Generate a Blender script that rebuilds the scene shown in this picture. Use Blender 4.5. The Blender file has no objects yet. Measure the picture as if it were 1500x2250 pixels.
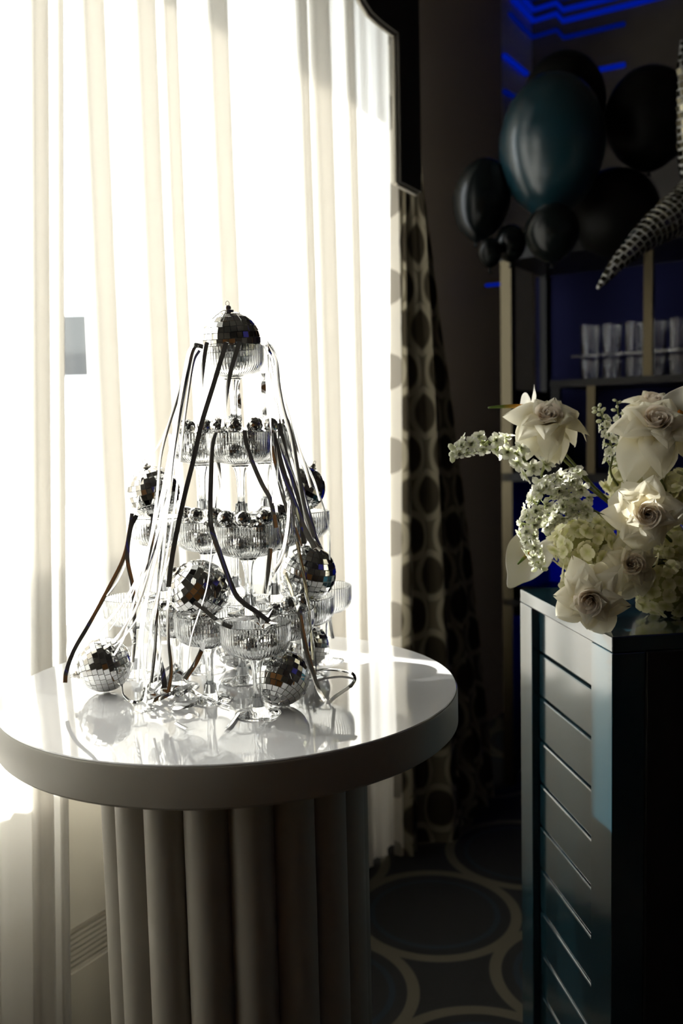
import bpy, bmesh, math, random
from mathutils import Vector, Matrix, Quaternion, Euler
random.seed(7)
PI = math.pi
sc = bpy.context.scene
COL = sc.collection

# ------------------------------------------------------------------ camera
F = 2000.0                                   # focal length in pixels of the 1500 x 2250 frame
PITCH, ROLL, CZ = math.radians(5.15), math.radians(-1.34), 1.33
FW = Vector((0, math.cos(PITCH), -math.sin(PITCH)))
_up = Vector((0, math.sin(PITCH), math.cos(PITCH)))
RT = Vector((1, 0, 0)) * math.cos(ROLL) + _up * math.sin(ROLL)
UP = Vector((1, 0, 0)) * -math.sin(ROLL) + _up * math.cos(ROLL)
CAM = Vector((0, 0, CZ))
cd = bpy.data.cameras.new('camera')
cam = bpy.data.objects.new('camera', cd)
COL.objects.link(cam)
cam.matrix_world = Matrix(((RT.x, UP.x, -FW.x, 0), (RT.y, UP.y, -FW.y, 0), (RT.z, UP.z, -FW.z, CZ), (0, 0, 0, 1)))
cd.sensor_width = 36.0
cd.lens = F / 2250.0 * 36.0
cd.clip_start = 0.05
cd.dof.use_dof = True
cd.dof.focus_distance = 1.24
cd.dof.aperture_fstop = 3.6
sc.camera = cam

# ------------------------------------------------------------------ world, sun, lamps, exposure
AZ = math.radians(33)                        # the window wall runs 33 degrees right of the view
WU = Vector((math.sin(AZ), math.cos(AZ), 0))  # along the window wall, away
WN = Vector((math.cos(AZ), -math.sin(AZ), 0))  # into the room
WS = Vector((0.13, 2.75, 0))                 # origin on the sheer curtain line

def W(s, o, z):
    return WS + WU * s + WN * o + Vector((0, 0, z))

world = bpy.data.worlds.new('world')
sc.world = world
world.use_nodes = True
bg = world.node_tree.nodes['Background']
bg.inputs[0].default_value = (0.93, 0.97, 1.0, 1)
bg.inputs[1].default_value = 6.0
SUN_E = math.radians(40)
sd = (WN + WU * 0.06).normalized()
sdir = Vector((sd.x * math.cos(SUN_E), sd.y * math.cos(SUN_E), -math.sin(SUN_E)))
sl = bpy.data.lights.new('sun', 'SUN')
sl.energy = 15.0
sl.color = (1.0, 0.965, 0.90)
sl.angle = math.radians(0.9)
so = bpy.data.objects.new('sun', sl)
COL.objects.link(so)
so.rotation_euler = sdir.to_track_quat('-Z', 'Y').to_euler()
so.location = W(-0.6, -4, 5)
sc.view_settings.view_transform = 'Standard'
sc.view_settings.look = 'None'
sc.view_settings.exposure = 0.0
sc.view_settings.gamma = 1.0
sc.view_settings.use_curve_mapping = False
cy = sc.cycles
cy.max_bounces = 18
cy.transmission_bounces = 16
cy.transparent_max_bounces = 16
cy.diffuse_bounces = 4
cy.glossy_bounces = 6
cy.caustics_reflective = True
cy.caustics_refractive = True
cy.blur_glossy = 0.6
cy.sample_clamp_indirect = 6.0
cy.use_denoising = True
try:
    cy.denoiser = 'OPENIMAGEDENOISE'
except Exception:
    pass

# ------------------------------------------------------------------ helpers
def ray(px, py):
    return FW + RT * ((px - 750) / F) - UP * ((py - 1125) / F)
def at(px, py, y):
    d = ray(px, py)
    return CAM + d * (y / d.y)
def at_z(px, py, z):
    d = ray(px, py)
    return CAM + d * ((z - CZ) / d.z)
def hit(px, py, o):
    """(s, z) where a sight line meets the plane at offset o from the sheer curtains"""
    d = ray(px, py)
    t = ((WS + WN * o - CAM).dot(WN)) / d.dot(WN)
    p = CAM + d * t
    return (p - WS).dot(WU), p.z
def hit_s(px, py, s):
    """(o, z) where a sight line meets the plane at distance s along the window wall"""
    d = ray(px, py)
    t = ((WS + WU * s - CAM).dot(WU)) / d.dot(WU)
    p = CAM + d * t
    return (p - WS).dot(WN), p.z

def tag(o, label=None, cat=None, group=None, kind=None):
    if label: o['label'] = label
    if cat: o['category'] = cat
    if group: o['group'] = group
    if kind: o['kind'] = kind
    return o
def empty(name, loc=(0, 0, 0), label=None, cat=None, group=None):
    o = bpy.data.objects.new(name, None)
    o.empty_display_size = 0.02
    COL.objects.link(o)
    o.location = loc
    return tag(o, label, cat, group)

class MB:
    def __init__(s):
        s.v, s.f, s.uv = [], [], None
    def add(s, vs, fs):
        b = len(s.v)
        s.v += [tuple(p) for p in vs]
        s.f += [tuple(i + b for i in f) for f in fs]
        return s
    def box(s, c, d, R=None):
        hx, hy, hz = d[0] / 2, d[1] / 2, d[2] / 2
        vs = [Vector((x, y, z)) for x in (-hx, hx) for y in (-hy, hy) for z in (-hz, hz)]
        if R is not None: vs = [R @ p for p in vs]
        return s.add([p + Vector(c) for p in vs],
                     [(0, 1, 3, 2), (4, 6, 7, 5), (0, 4, 5, 1), (2, 3, 7, 6), (0, 2, 6, 4), (1, 5, 7, 3)])
    def lathe(s, prof, n=32, mod=None):
        """prof: (r, z) list, first and last with r == 0 become poles"""
        rows = []
        vs, fs = [], []
        for k, (r, z) in enumerate(prof):
            if r <= 1e-7:
                rows.append([len(vs)]); vs.append((0, 0, z))
            else:
                row = []
                for i in range(n):
                    a = 2 * PI * i / n
                    rr = r + (mod(k, i) if mod else 0)
                    row.append(len(vs)); vs.append((rr * math.cos(a), rr * math.sin(a), z))
                rows.append(row)
        for A, B in zip(rows, rows[1:]):
            if len(A) == 1 and len(B) == 1: continue
            for i in range(n):
                j = (i + 1) % n
                if len(A) == 1: fs.append((A[0], B[j], B[i]))
                elif len(B) == 1: fs.append((A[i], A[j], B[0]))
                else: fs.append((A[i], A[j], B[j], B[i]))
        return s.add(vs, fs)
    def tube(s, pts, rad, n=8, caps=True):
        pts = [Vector(p) for p in pts]
        m = len(pts)
        if not hasattr(rad, '__len__'): rad = [rad] * m
        t0 = (pts[1] - pts[0]).normalized()
        nrm = t0.orthogonal().normalized()
        vs, fs = [], []
        pt = t0
        for k in range(m):
            t = (pts[min(k + 1, m - 1)] - pts[max(k - 1, 0)])
            t = t.normalized() if t.length > 1e-9 else pt
            nrm = (nrm - t * nrm.dot(t))
            nrm = nrm.normalized() if nrm.length > 1e-9 else t.orthogonal().normalized()
            bn = t.cross(nrm)
            for i in range(n):
                a = 2 * PI * i / n
                vs.append(pts[k] + (nrm * math.cos(a) + bn * math.sin(a)) * rad[k])
            pt = t
        for k in range(m - 1):
            for i in range(n):
                j = (i + 1) % n
                fs.append((k * n + i, k * n + j, (k + 1) * n + j, (k + 1) * n + i))
        if caps:
            fs.append(tuple(range(n - 1, -1, -1)))
            fs.append(tuple((m - 1) * n + i for i in range(n)))
        return s.add(vs, fs)
    def prism(s, poly, d0, d1, P):
        """poly: 2-D outline, P(a, b, depth) gives the 3-D point"""
        n = len(poly)
        vs = [P(a, b, d0) for a, b in poly] + [P(a, b, d1) for a, b in poly]
        fs = [tuple(range(n)), tuple(range(2 * n - 1, n - 1, -1))]
        fs += [(i, n + i, n + (i + 1) % n, (i + 1) % n) for i in range(n)]
        return s.add(vs, fs)
    def mesh(s, name, smooth=True, angle=None):
        me = bpy.data.meshes.new(name)
        me.from_pydata(s.v, [], s.f)
        me.validate()
        bm = bmesh.new(); bm.from_mesh(me)
        bmesh.ops.recalc_face_normals(bm, faces=bm.faces)
        bm.to_mesh(me); bm.free()
        if smooth:
            me.polygons.foreach_set('use_smooth', [True] * len(me.polygons))
            if angle is not None:
                try: me.set_sharp_from_angle(angle=math.radians(angle))
                except Exception: pass
        me.update()
        return me
    def build(s, name, mat=None, parent=None, smooth=True, angle=None, loc=None):
        return obj(name, s.mesh(name, smooth, angle), mat, parent, loc)

def obj(name, me, mat=None, parent=None, loc=None, rot=None):
    o = bpy.data.objects.new(name, me)
    if mat and not me.materials: me.materials.append(mat)
    COL.objects.link(o)
    if parent: o.parent = parent
    if loc is not None: o.location = loc
    if rot is not None: o.rotation_euler = rot
    return o
def bevel(o, w, seg=2):
    m = o.modifiers.new('bevel', 'BEVEL'); m.width = w; m.segments = seg; m.limit_method = 'ANGLE'
    return o
def dup(root, loc=None, rot=None, scale=None, label=None, group=None):
    r = root.copy(); COL.objects.link(r)
    if loc is not None: r.location = loc
    if rot is not None: r.rotation_euler = rot
    if scale is not None: r.scale = (scale,) * 3
    if label: r['label'] = label
    if group: r['group'] = group
    for ch in list(root.children):
        c = ch.copy(); COL.objects.link(c); c.parent = r
        for g in list(ch.children):
            d = g.copy(); COL.objects.link(d); d.parent = c
    return r
def spline(P, n=8):
    """Catmull-Rom through P, n samples per span"""
    P = [Vector(p) for p in P]
    if len(P) < 3:
        return [P[0].lerp(P[-1], i / n) for i in range(n + 1)]
    Q = [P[0] * 2 - P[1]] + P + [P[-1] * 2 - P[-2]]
    out = []
    for i in range(1, len(Q) - 2):
        a, b, c, d = Q[i - 1:i + 3]
        for k in range(n):
            t = k / n
            out.append(0.5 * ((2 * b) + (c - a) * t + (2 * a - 5 * b + 4 * c - d) * t * t + (3 * b - a - 3 * c + d) * t ** 3))
    out.append(P[-1].copy())
    return out

# ------------------------------------------------------------------ materials
def pmat(name, col, rough=0.5, metal=0.0, **kw):
    m = bpy.data.materials.new(name); m.use_nodes = True
    b = m.node_tree.nodes['Principled BSDF']
    b.inputs['Base Color'].default_value = (*col, 1)
    b.inputs['Roughness'].default_value = rough
    b.inputs['Metallic'].default_value = metal
    for k, v in kw.items():
        b.inputs[k.replace('_', ' ')].default_value = v
    return m
def nodes(m):
    return m.node_tree.nodes, m.node_tree.links
def bump_noise(m, scale, strength, dist=0.002, coord='Object'):
    N, L = nodes(m)
    b = N['Principled BSDF']
    tc = N.new('ShaderNodeTexCoord'); nz = N.new('ShaderNodeTexNoise'); bp = N.new('ShaderNodeBump')
    nz.inputs['Scale'].default_value = scale; nz.inputs['Detail'].default_value = 4
    bp.inputs['Strength'].default_value = strength; bp.inputs['Distance'].default_value = dist
    L.new(tc.outputs[coord], nz.inputs['Vector']); L.new(nz.outputs['Fac'], bp.inputs['Height']); L.new(bp.outputs['Normal'], b.inputs['Normal'])
    return m
def col_noise(m, c1, c2, scale, lo=0.35, hi=0.65, coord='Object'):
    N, L = nodes(m)
    b = N['Principled BSDF']
    tc = N.new('ShaderNodeTexCoord'); nz = N.new('ShaderNodeTexNoise'); rp = N.new('ShaderNodeValToRGB')
    nz.inputs['Scale'].default_value = scale; nz.inputs['Detail'].default_value = 5
    rp.color_ramp.elements[0].position = lo; rp.color_ramp.elements[1].position = hi
    rp.color_ramp.elements[0].color = (*c1, 1); rp.color_ramp.elements[1].color = (*c2, 1)
    L.new(tc.outputs[coord], nz.inputs['Vector']); L.new(nz.outputs['Fac'], rp.inputs['Fac']); L.new(rp.outputs['Color'], b.inputs['Base Color'])
    return m
def emis(name, col, st):
    m = bpy.data.materials.new(name); m.use_nodes = True
    N, L = nodes(m)
    N.remove(N['Principled BSDF'])
    e = N.new('ShaderNodeEmission'); e.inputs[0].default_value = (*col, 1); e.inputs[1].default_value = st
    L.new(e.outputs[0], N['Material Output'].inputs[0])
    return m
def thin(name, col, trans, transp, diff, weave=None):
    """thin cloth or petal: diffuse + translucent + see-through, as fractions"""
    m = bpy.data.materials.new(name); m.use_nodes = True
    N, L = nodes(m)
    N.remove(N['Principled BSDF'])
    d = N.new('ShaderNodeBsdfDiffuse'); t = N.new('ShaderNodeBsdfTranslucent'); x = N.new('ShaderNodeBsdfTransparent')
    d.inputs[0].default_value = (*col, 1); t.inputs[0].default_value = (*col, 1)
    m1 = N.new('ShaderNodeMixShader'); m2 = N.new('ShaderNodeMixShader')
    m1.inputs[0].default_value = trans / (trans + diff); L.new(d.outputs[0], m1.inputs[1]); L.new(t.outputs[0], m1.inputs[2])
    m2.inputs[0].default_value = transp; L.new(m1.outputs[0], m2.inputs[1]); L.new(x.outputs[0], m2.inputs[2])
    L.new(m2.outputs[0], N['Material Output'].inputs[0])
    m['d'] = 1
    return m, d, t
def glass(name, col=(1, 1, 1), ior=1.46, rough=0.0):
    m = bpy.data.materials.new(name); m.use_nodes = True
    N, L = nodes(m)
    N.remove(N['Principled BSDF'])
    g = N.new('ShaderNodeBsdfGlass'); g.inputs['Color'].default_value = (*col, 1); g.inputs['IOR'].default_value = ior
    g.inputs['Roughness'].default_value = rough
    L.new(g.outputs[0], N['Material Output'].inputs[0])
    return m

M_sheer, _, _ = thin('sheer_voile', (0.93, 0.905, 0.86), 0.43, 0.05, 0.57)
M_wall = bump_noise(pmat('window_wall_paint', (0.88, 0.84, 0.76), 0.6), 90, 0.1)
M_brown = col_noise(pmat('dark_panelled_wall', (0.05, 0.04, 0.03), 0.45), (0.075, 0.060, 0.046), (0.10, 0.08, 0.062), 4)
M_wood = col_noise(pmat('warm_wood_door', (0.3, 0.15, 0.05), 0.45), (0.30, 0.13, 0.04), (0.50, 0.25, 0.09), 3)
M_rear = pmat('rear_wall_paint', (0.17, 0.155, 0.125), 0.6)
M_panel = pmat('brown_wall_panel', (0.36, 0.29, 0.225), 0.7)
M_ceil = pmat('ceiling_paint', (0.15, 0.14, 0.12), 0.7)
M_frame = pmat('window_frame_paint', (0.75, 0.74, 0.70), 0.4)
M_pelmet = bump_noise(pmat('pelmet_fabric', (0.035, 0.030, 0.022), 0.8), 300, 0.3)
M_edge = pmat('pelmet_piping', (0.5, 0.46, 0.38), 0.7)  # pale, as if window light fell on the pelmet's edge
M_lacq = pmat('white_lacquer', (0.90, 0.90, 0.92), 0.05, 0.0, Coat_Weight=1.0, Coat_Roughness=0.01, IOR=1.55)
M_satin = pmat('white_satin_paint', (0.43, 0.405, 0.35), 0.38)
M_teal = pmat('teal_gloss_paint', (0.010, 0.036, 0.050), 0.20, 0.0, Coat_Weight=1.0, Coat_Roughness=0.10, Coat_IOR=1.7)
M_black = pmat('black_front_panel', (0.010, 0.009, 0.007), 0.6)
M_gold = pmat('brushed_brass', (0.085, 0.070, 0.043), 0.45, 1.0)
M_shelf = pmat('black_lacquer_shelf', (0.010, 0.009, 0.008), 0.35, 0.0, Specular_IOR_Level=0.15)
M_clear = glass('clear_plastic', (0.998, 1.0, 1.0), 1.40)
M_tumbler = glass('tumbler_glass', (0.95, 0.95, 0.95), 1.45)
M_mirror = pmat('mirror_tile', (0.86, 0.86, 0.85), 0.025, 1.0)
M_core = pmat('ball_core_grey', (0.30, 0.30, 0.29), 0.5)
M_foil = pmat('silver_foil', (0.88, 0.88, 0.88), 0.09, 1.0)
M_gfoil = pmat('pale_gold_foil', (0.86, 0.80, 0.58), 0.12, 1.0)
M_smoke = pmat('smoked_mirror_tile', (0.20, 0.185, 0.13), 0.20, 1.0)
M_cap = pmat('silver_cap', (0.75, 0.72, 0.66), 0.25, 1.0)
M_cord = pmat('silver_cord', (0.7, 0.7, 0.68), 0.35, 0.8)
M_green = col_noise(pmat('stem_green', (0.10, 0.13, 0.02), 0.45), (0.075, 0.10, 0.016), (0.16, 0.18, 0.04), 60)
M_balloon = pmat('dark_teal_latex', (0.006, 0.030, 0.042), 0.30, 0.0, Coat_Weight=0.6, Coat_Roughness=0.22)
M_blackb = pmat('black_latex', (0.006, 0.006, 0.005), 0.42, 0.0, Specular_IOR_Level=0.15)
M_glossb = pmat('glossy_black_latex', (0.004, 0.006, 0.006), 0.24, 0.0, Specular_IOR_Level=0.28)
M_led = emis('blue_led', (0.0, 0.03, 1.0), 0.24)
M_glow_added = emis('violet_blue_led', (0.10, 0.09, 0.42), 0.22)  # for the unseen glowing lines added behind the camera
M_ledstrong = emis('bright_blue_led', (0.0, 0.035, 1.0), 170.0)
M_led2 = emis('dim_blue_led', (0.0, 0.03, 0.8), 0.12)
M_bluewall = pmat('shelf_back_panel', (0.011, 0.012, 0.048), 0.7, 0.0, Specular_IOR_Level=0.06)
M_heater = pmat('heater_enamel', (0.86, 0.80, 0.67), 0.40)
M_vase = pmat('dark_ceramic', (0.02, 0.02, 0.02), 0.4)

def petal_mat(name, c_tip, c_base, trans=0.45, coat=0.0):
    m = bpy.data.materials.new(name); m.use_nodes = True
    N, L = nodes(m)
    b = N['Principled BSDF']
    b.inputs['Roughness'].default_value = 0.55 if not coat else 0.28
    b.inputs['Coat Weight'].default_value = coat
    b.inputs['Coat Roughness'].default_value = 0.2
    at_ = N.new('ShaderNodeAttribute'); at_.attribute_name = 'along'
    rp = N.new('ShaderNodeValToRGB')
    rp.color_ramp.elements[0].color = (*c_base, 1); rp.color_ramp.elements[1].color = (*c_tip, 1)
    rp.color_ramp.elements[0].position = 0.05; rp.color_ramp.elements[1].position = 0.65
    L.new(at_.outputs['Fac'], rp.inputs['Fac']); L.new(rp.outputs['Color'], b.inputs['Base Color'])
    t = N.new('ShaderNodeBsdfTranslucent'); L.new(rp.outputs['Color'], t.inputs[0])
    mx = N.new('ShaderNodeMixShader'); mx.inputs[0].default_value = trans
    L.new(b.outputs[0], mx.inputs[1]); L.new(t.outputs[0], mx.inputs[2]); L.new(mx.outputs[0], N['Material Output'].inputs[0])
    return m
M_rose = petal_mat('rose_petal', (0.94, 0.90, 0.76), (0.88, 0.81, 0.56))
M_rosein = petal_mat('rose_heart_petal', (0.90, 0.82, 0.71), (0.84, 0.70, 0.54))
M_hyd = petal_mat('hydrangea_petal', (0.84, 0.80, 0.56), (0.66, 0.66, 0.28))
M_del = petal_mat('delphinium_petal', (0.86, 0.85, 0.76), (0.55, 0.60, 0.26))
M_spathe = petal_mat('spathe_wax', (0.86, 0.83, 0.74), (0.80, 0.78, 0.60), 0.2, 0.6)
M_spadix = petal_mat('spadix', (0.10, 0.16, 0.015), (0.85, 0.32, 0.02), 0.0)

# printed drape: chain of pale rings around dark discs, on taupe
def drape_mat(name, base, dark, pale, tr, lit_hem):
    m, d, t = thin(name, base, tr, 0.0, 1 - tr)
    N, L = nodes(m)
    uv = N.new('ShaderNodeUVMap'); uv.uv_map = 'UVMap'
    sp = N.new('ShaderNodeSeparateXYZ'); L.new(uv.outputs[0], sp.inputs[0])
    def math_(op, a, b=None, c=None):
        n = N.new('ShaderNodeMath'); n.operation = op
        for i, v in enumerate((a, b, c)):
            if v is None: continue
            if isinstance(v, (int, float)): n.inputs[i].default_value = v
            else: L.new(v, n.inputs[i])
        return n.outputs[0]
    cw, chh = 0.15, 0.25
    def cell(offx, offy):
        x = math_('SUBTRACT', math_('MODULO', math_('ADD', sp.outputs[0], 30 * cw + offx), cw), cw / 2)
        y = math_('SUBTRACT', math_('MODULO', math_('ADD', sp.outputs[1], 30 * chh + offy), chh), chh / 2)
        return math_('SQRT', math_('ADD', math_('MULTIPLY', x, x), math_('MULTIPLY', math_('MULTIPLY', y, y), 0.55)))
    r1 = cell(0, 0); r2 = cell(cw / 2, chh / 2)
    r = math_('MINIMUM', r1, r2)
    disc = math_('LESS_THAN', r, 0.042)
    ring = math_('MULTIPLY', math_('LESS_THAN', r, 0.060), math_('GREATER_THAN', r, 0.046))
    mixa = N.new('ShaderNodeMix'); mixa.data_type = 'RGBA'
    mixa.inputs[6].default_value = (*base, 1); mixa.inputs[7].default_value = (*dark, 1); L.new(disc, mixa.inputs[0])
    mixb = N.new('ShaderNodeMix'); mixb.data_type = 'RGBA'
    L.new(mixa.outputs[2], mixb.inputs[6]); mixb.inputs[7].default_value = (*pale, 1); L.new(ring, mixb.inputs[0])
    L.new(mixb.outputs[2], d.inputs[0]); L.new(mixb.outputs[2], t.inputs[0])
    if lit_hem:                                  # the hem is paler and more translucent: window light put into its colour
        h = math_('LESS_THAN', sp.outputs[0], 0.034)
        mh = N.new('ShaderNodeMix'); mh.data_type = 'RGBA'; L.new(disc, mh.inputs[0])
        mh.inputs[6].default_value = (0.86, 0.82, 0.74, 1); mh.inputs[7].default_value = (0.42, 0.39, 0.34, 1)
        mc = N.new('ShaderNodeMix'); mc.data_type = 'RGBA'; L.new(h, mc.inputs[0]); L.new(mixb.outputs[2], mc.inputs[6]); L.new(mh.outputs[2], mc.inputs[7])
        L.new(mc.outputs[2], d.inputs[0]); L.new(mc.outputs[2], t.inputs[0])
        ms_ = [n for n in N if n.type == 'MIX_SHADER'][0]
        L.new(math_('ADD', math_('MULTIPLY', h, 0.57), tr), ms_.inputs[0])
    return m
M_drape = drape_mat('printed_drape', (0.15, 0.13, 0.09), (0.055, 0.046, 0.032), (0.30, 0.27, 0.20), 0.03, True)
M_drape2 = drape_mat('printed_drape_lined', (0.15, 0.13, 0.09), (0.055, 0.046, 0.032), (0.30, 0.27, 0.20), 0.03, False)

# carpet: dark discs ringed in navy, cream bands that leave four-pointed stars
def carpet_mat():
    m = pmat('patterned_carpet', (0.03, 0.03, 0.03), 0.95)
    N, L = nodes(m)
    b = N['Principled BSDF']
    tc = N.new('ShaderNodeTexCoord'); mp = N.new('ShaderNodeMapping'); sp = N.new('ShaderNodeSeparateXYZ')
    mp.inputs['Rotation'].default_value = (0, 0, CARPET_ROT); mp.inputs['Location'].default_value = (CARPET_X, CARPET_Y, 0)
    L.new(tc.outputs['Object'], mp.inputs[0]); L.new(mp.outputs[0], sp.inputs[0])
    S = CARPET_S
    def math_(op, a, b_=None):
        n = N.new('ShaderNodeMath'); n.operation = op
        for i, v in enumerate((a, b_)):
            if v is None: continue
            if isinstance(v, (int, float)): n.inputs[i].default_value = v
            else: L.new(v, n.inputs[i])
        return n.outputs[0]
    x = math_('SUBTRACT', math_('MODULO', math_('ADD', sp.outputs[0], 40 * S), S), S / 2)
    y = math_('SUBTRACT', math_('MODULO', math_('ADD', sp.outputs[1], 40 * S), S), S / 2)
    r = math_('DIVIDE', math_('SQRT', math_('ADD', math_('MULTIPLY', x, x), math_('MULTIPLY', y, y))), S / 2)
    rp = N.new('ShaderNodeValToRGB'); rp.color_ramp.interpolation = 'CONSTANT'
    el = rp.color_ramp.elements
    dk, cream, navy = (0.006, 0.0055, 0.005, 1), (0.075, 0.066, 0.043, 1), (0.006, 0.014, 0.022, 1)
    el[0].position = 0.0; el[0].color = dk
    el[1].position = 0.50; el[1].color = navy
    for p, c in ((0.545, dk), (0.63, cream), (0.72, dk)):
        e = el.new(p); e.color = c
    mr = N.new('ShaderNodeMath'); mr.operation = 'MULTIPLY'; mr.inputs[1].default_value = 0.7
    L.new(r, mr.inputs[0]); L.new(mr.outputs[0], rp.inputs['Fac']); L.new(rp.outputs['Color'], b.inputs['Base Color'])
    nz = N.new('ShaderNodeTexNoise'); nz.inputs['Scale'].default_value = 260
    bp = N.new('ShaderNodeBump'); bp.inputs['Strength'].default_value = 0.5; bp.inputs['Distance'].default_value = 0.004
    L.new(tc.outputs['Object'], nz.inputs[0]); L.new(nz.outputs[0], bp.inputs['Height']); L.new(bp.outputs[0], b.inputs['Normal'])
    return m
CARPET_S, CARPET_ROT = 0.46, math.radians(-48)
_sc = at_z(1000, 2160, 0)                    # centre of a star in view
_rx = _sc.x * math.cos(CARPET_ROT) - _sc.y * math.sin(CARPET_ROT)
_ry = _sc.x * math.sin(CARPET_ROT) + _sc.y * math.cos(CARPET_ROT)
CARPET_X, CARPET_Y = -_rx, -_ry
M_carpet = carpet_mat()

# ------------------------------------------------------------------ the room
WALL_O = -0.30                               # inner face of the window wall
WALL_T = 0.15
s_cor, _ = hit(1170, 500, WALL_O)            # far corner of the room
S0, S1 = -3.9, s_cor
O1 = 4.2                                     # the room's depth from the sheer line
ZC = 3.75
def P_w(s, z, o): return W(s, o, z)
def struct(name, mb, mat, **kw):
    o = mb.build(name, mat, smooth=False, **kw); o['kind'] = 'structure'; return o
mb = MB(); mb.prism([(S0, WALL_O - WALL_T), (S1 + 0.2, WALL_O - WALL_T), (S1 + 0.2, O1 + 0.2), (S0, O1 + 0.2)], -0.1, 0.0, lambda s, o, z: W(s, o, z)); struct('floor', mb, M_carpet)
mb = MB(); mb.prism([(S0, WALL_O - WALL_T), (S1 + 0.2, WALL_O - WALL_T), (S1 + 0.2, O1 + 0.2), (S0, O1 + 0.2)], ZC, ZC + 0.1, lambda s, o, z: W(s, o, z)); struct('ceiling', mb, M_ceil)
# window wall with its opening
WIN_S0, WIN_S1 = -2.7, 0.10
SUNSLOPE = math.tan(SUN_E)
Z_HEAD = 2.235 + (-(WALL_O - WALL_T)) * SUNSLOPE
Z_SILL = 0.58 + (-WALL_O) * SUNSLOPE
oA, oB = WALL_O - WALL_T, WALL_O
mb = MB()
for (a, b, c, d) in ((S0, WIN_S0, 0, ZC), (WIN_S1, S1 + 0.2, 0, ZC), (WIN_S0, WIN_S1, 0, Z_SILL), (WIN_S0, WIN_S1, Z_HEAD, ZC)):
    mb.prism([(a, c), (b, c), (b, d), (a, d)], oA, oB, P_w)
struct('wall_window', mb, M_wall)
# far wall, right wall, wall behind the camera
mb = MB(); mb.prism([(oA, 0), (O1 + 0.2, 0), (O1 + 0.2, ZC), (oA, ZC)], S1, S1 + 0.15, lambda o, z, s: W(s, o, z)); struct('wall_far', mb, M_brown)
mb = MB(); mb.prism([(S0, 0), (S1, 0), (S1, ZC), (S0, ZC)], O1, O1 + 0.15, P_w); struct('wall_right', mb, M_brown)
mb = MB(); mb.prism([(oA, 0), (O1 + 0.2, 0), (O1 + 0.2, ZC), (oA, ZC)], S0 - 0.15, S0, lambda o, z, s: W(s, o, z)); struct('wall_rear', mb, M_rear)
for k, o_ in enumerate((0.55, 1.75, 2.95)):  # unseen doors added to give the mirror balls warm reflections
    dr = empty('door_%d' % (k + 1), W(S0, o_ + .45, 0)); dr['kind'] = 'structure'
    mb = MB(); mb.box((0, 0, 1.05), (.05, .90, 2.10)); ob = mb.build('door_leaf', M_wood, dr, smooth=False); ob.location = WU * .027; ob.rotation_euler = (0, 0, PI / 2 - AZ)
    for (pz, phh) in ((.55, .75), (1.50, .85)):
        mb = MB(); mb.box((0, 0, pz), (.012, .60, phh)); ob = mb.build('door_panel', M_wood, dr, smooth=False); ob.location = WU * .058; ob.rotation_euler = (0, 0, PI / 2 - AZ)
# brown panelling on the window wall past the drape
sp0, _ = hit(905, 300, -0.26); sp1, _ = hit(1103, 300, -0.26)
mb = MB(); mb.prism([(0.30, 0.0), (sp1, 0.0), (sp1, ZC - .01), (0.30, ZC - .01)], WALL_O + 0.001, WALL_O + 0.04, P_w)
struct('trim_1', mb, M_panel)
# window: frame, transom, mullion, panes
win = empty('window_1', W((WIN_S0 + WIN_S1) / 2, oA + 0.05, Z_SILL)); win['kind'] = 'structure'
wl = win.location.copy()
def PW(s, z, o): return W(s, o, z) - wl
fo0, fo1 = oA + 0.03, oA + 0.08
mb = MB()
for (a, b, c, d) in ((WIN_S0, WIN_S0 + .05, Z_SILL, Z_HEAD), (WIN_S1 - .05, WIN_S1, Z_SILL, Z_HEAD), (WIN_S0 + .05, WIN_S1 - .05, Z_SILL, Z_SILL + .04), (WIN_S0 + .05, WIN_S1 - .05, Z_HEAD - .03, Z_HEAD)):
    mb.prism([(a, c), (b, c), (b, d), (a, d)], fo0, fo1, PW)
mb.build('window_frame', M_frame, win, smooth=False)
shift = -((fo0 + fo1) / 2) * SUNSLOPE
MUL = -0.475 - 0.04 * 0.4
TR0, TR1 = 0.83 + shift, 1.05 + shift
mb = MB(); mb.prism([(MUL - .022, Z_SILL + .04), (MUL + .022, Z_SILL + .04), (MUL + .022, Z_HEAD - .03), (MUL - .022, Z_HEAD - .03)], fo0, fo1, PW)
mb.build('mullion', M_frame, win, smooth=False)
mb = MB()
for a, b in ((WIN_S0 + .05, MUL - .022),):
    mb.prism([(a, TR0), (b, TR0), (b, TR1), (a, TR1)], fo0 + .005, fo1 - .005, PW)
mb.build('transom', M_frame, win, smooth=False)
M_pane = bpy.data.materials.new('window_glass'); M_pane.use_nodes = True
N, L = nodes(M_pane); N.remove(N['Principled BSDF'])
_t = N.new('ShaderNodeBsdfTransparent'); _t.inputs[0].default_value = (.96, .98, .97, 1); _g = N.new('ShaderNodeBsdfGlossy'); _g.inputs['Roughness'].default_value = 0.0
_f = N.new('ShaderNodeFresnel'); _f.inputs[0].default_value = 1.5; _m = N.new('ShaderNodeMixShader')
L.new(_f.outputs[0], _m.inputs[0]); L.new(_t.outputs[0], _m.inputs[1]); L.new(_g.outputs[0], _m.inputs[2]); L.new(_m.outputs[0], N['Material Output'].inputs[0])
for a, b in ((WIN_S0 + .05, MUL - .022), (MUL + .022, WIN_S1 - .05)):
    for c, d in (((Z_SILL + .04, TR0), (TR1, Z_HEAD - .03)) if a < MUL else ((Z_SILL + .04, Z_HEAD - .03),)):
        om = (fo0 + fo1) / 2
        MB().add([PW(a, c, om), PW(b, c, om), PW(b, d, om), PW(a, d, om)], [(0, 1, 2, 3)]).build('pane', M_pane, win, smooth=False)
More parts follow.
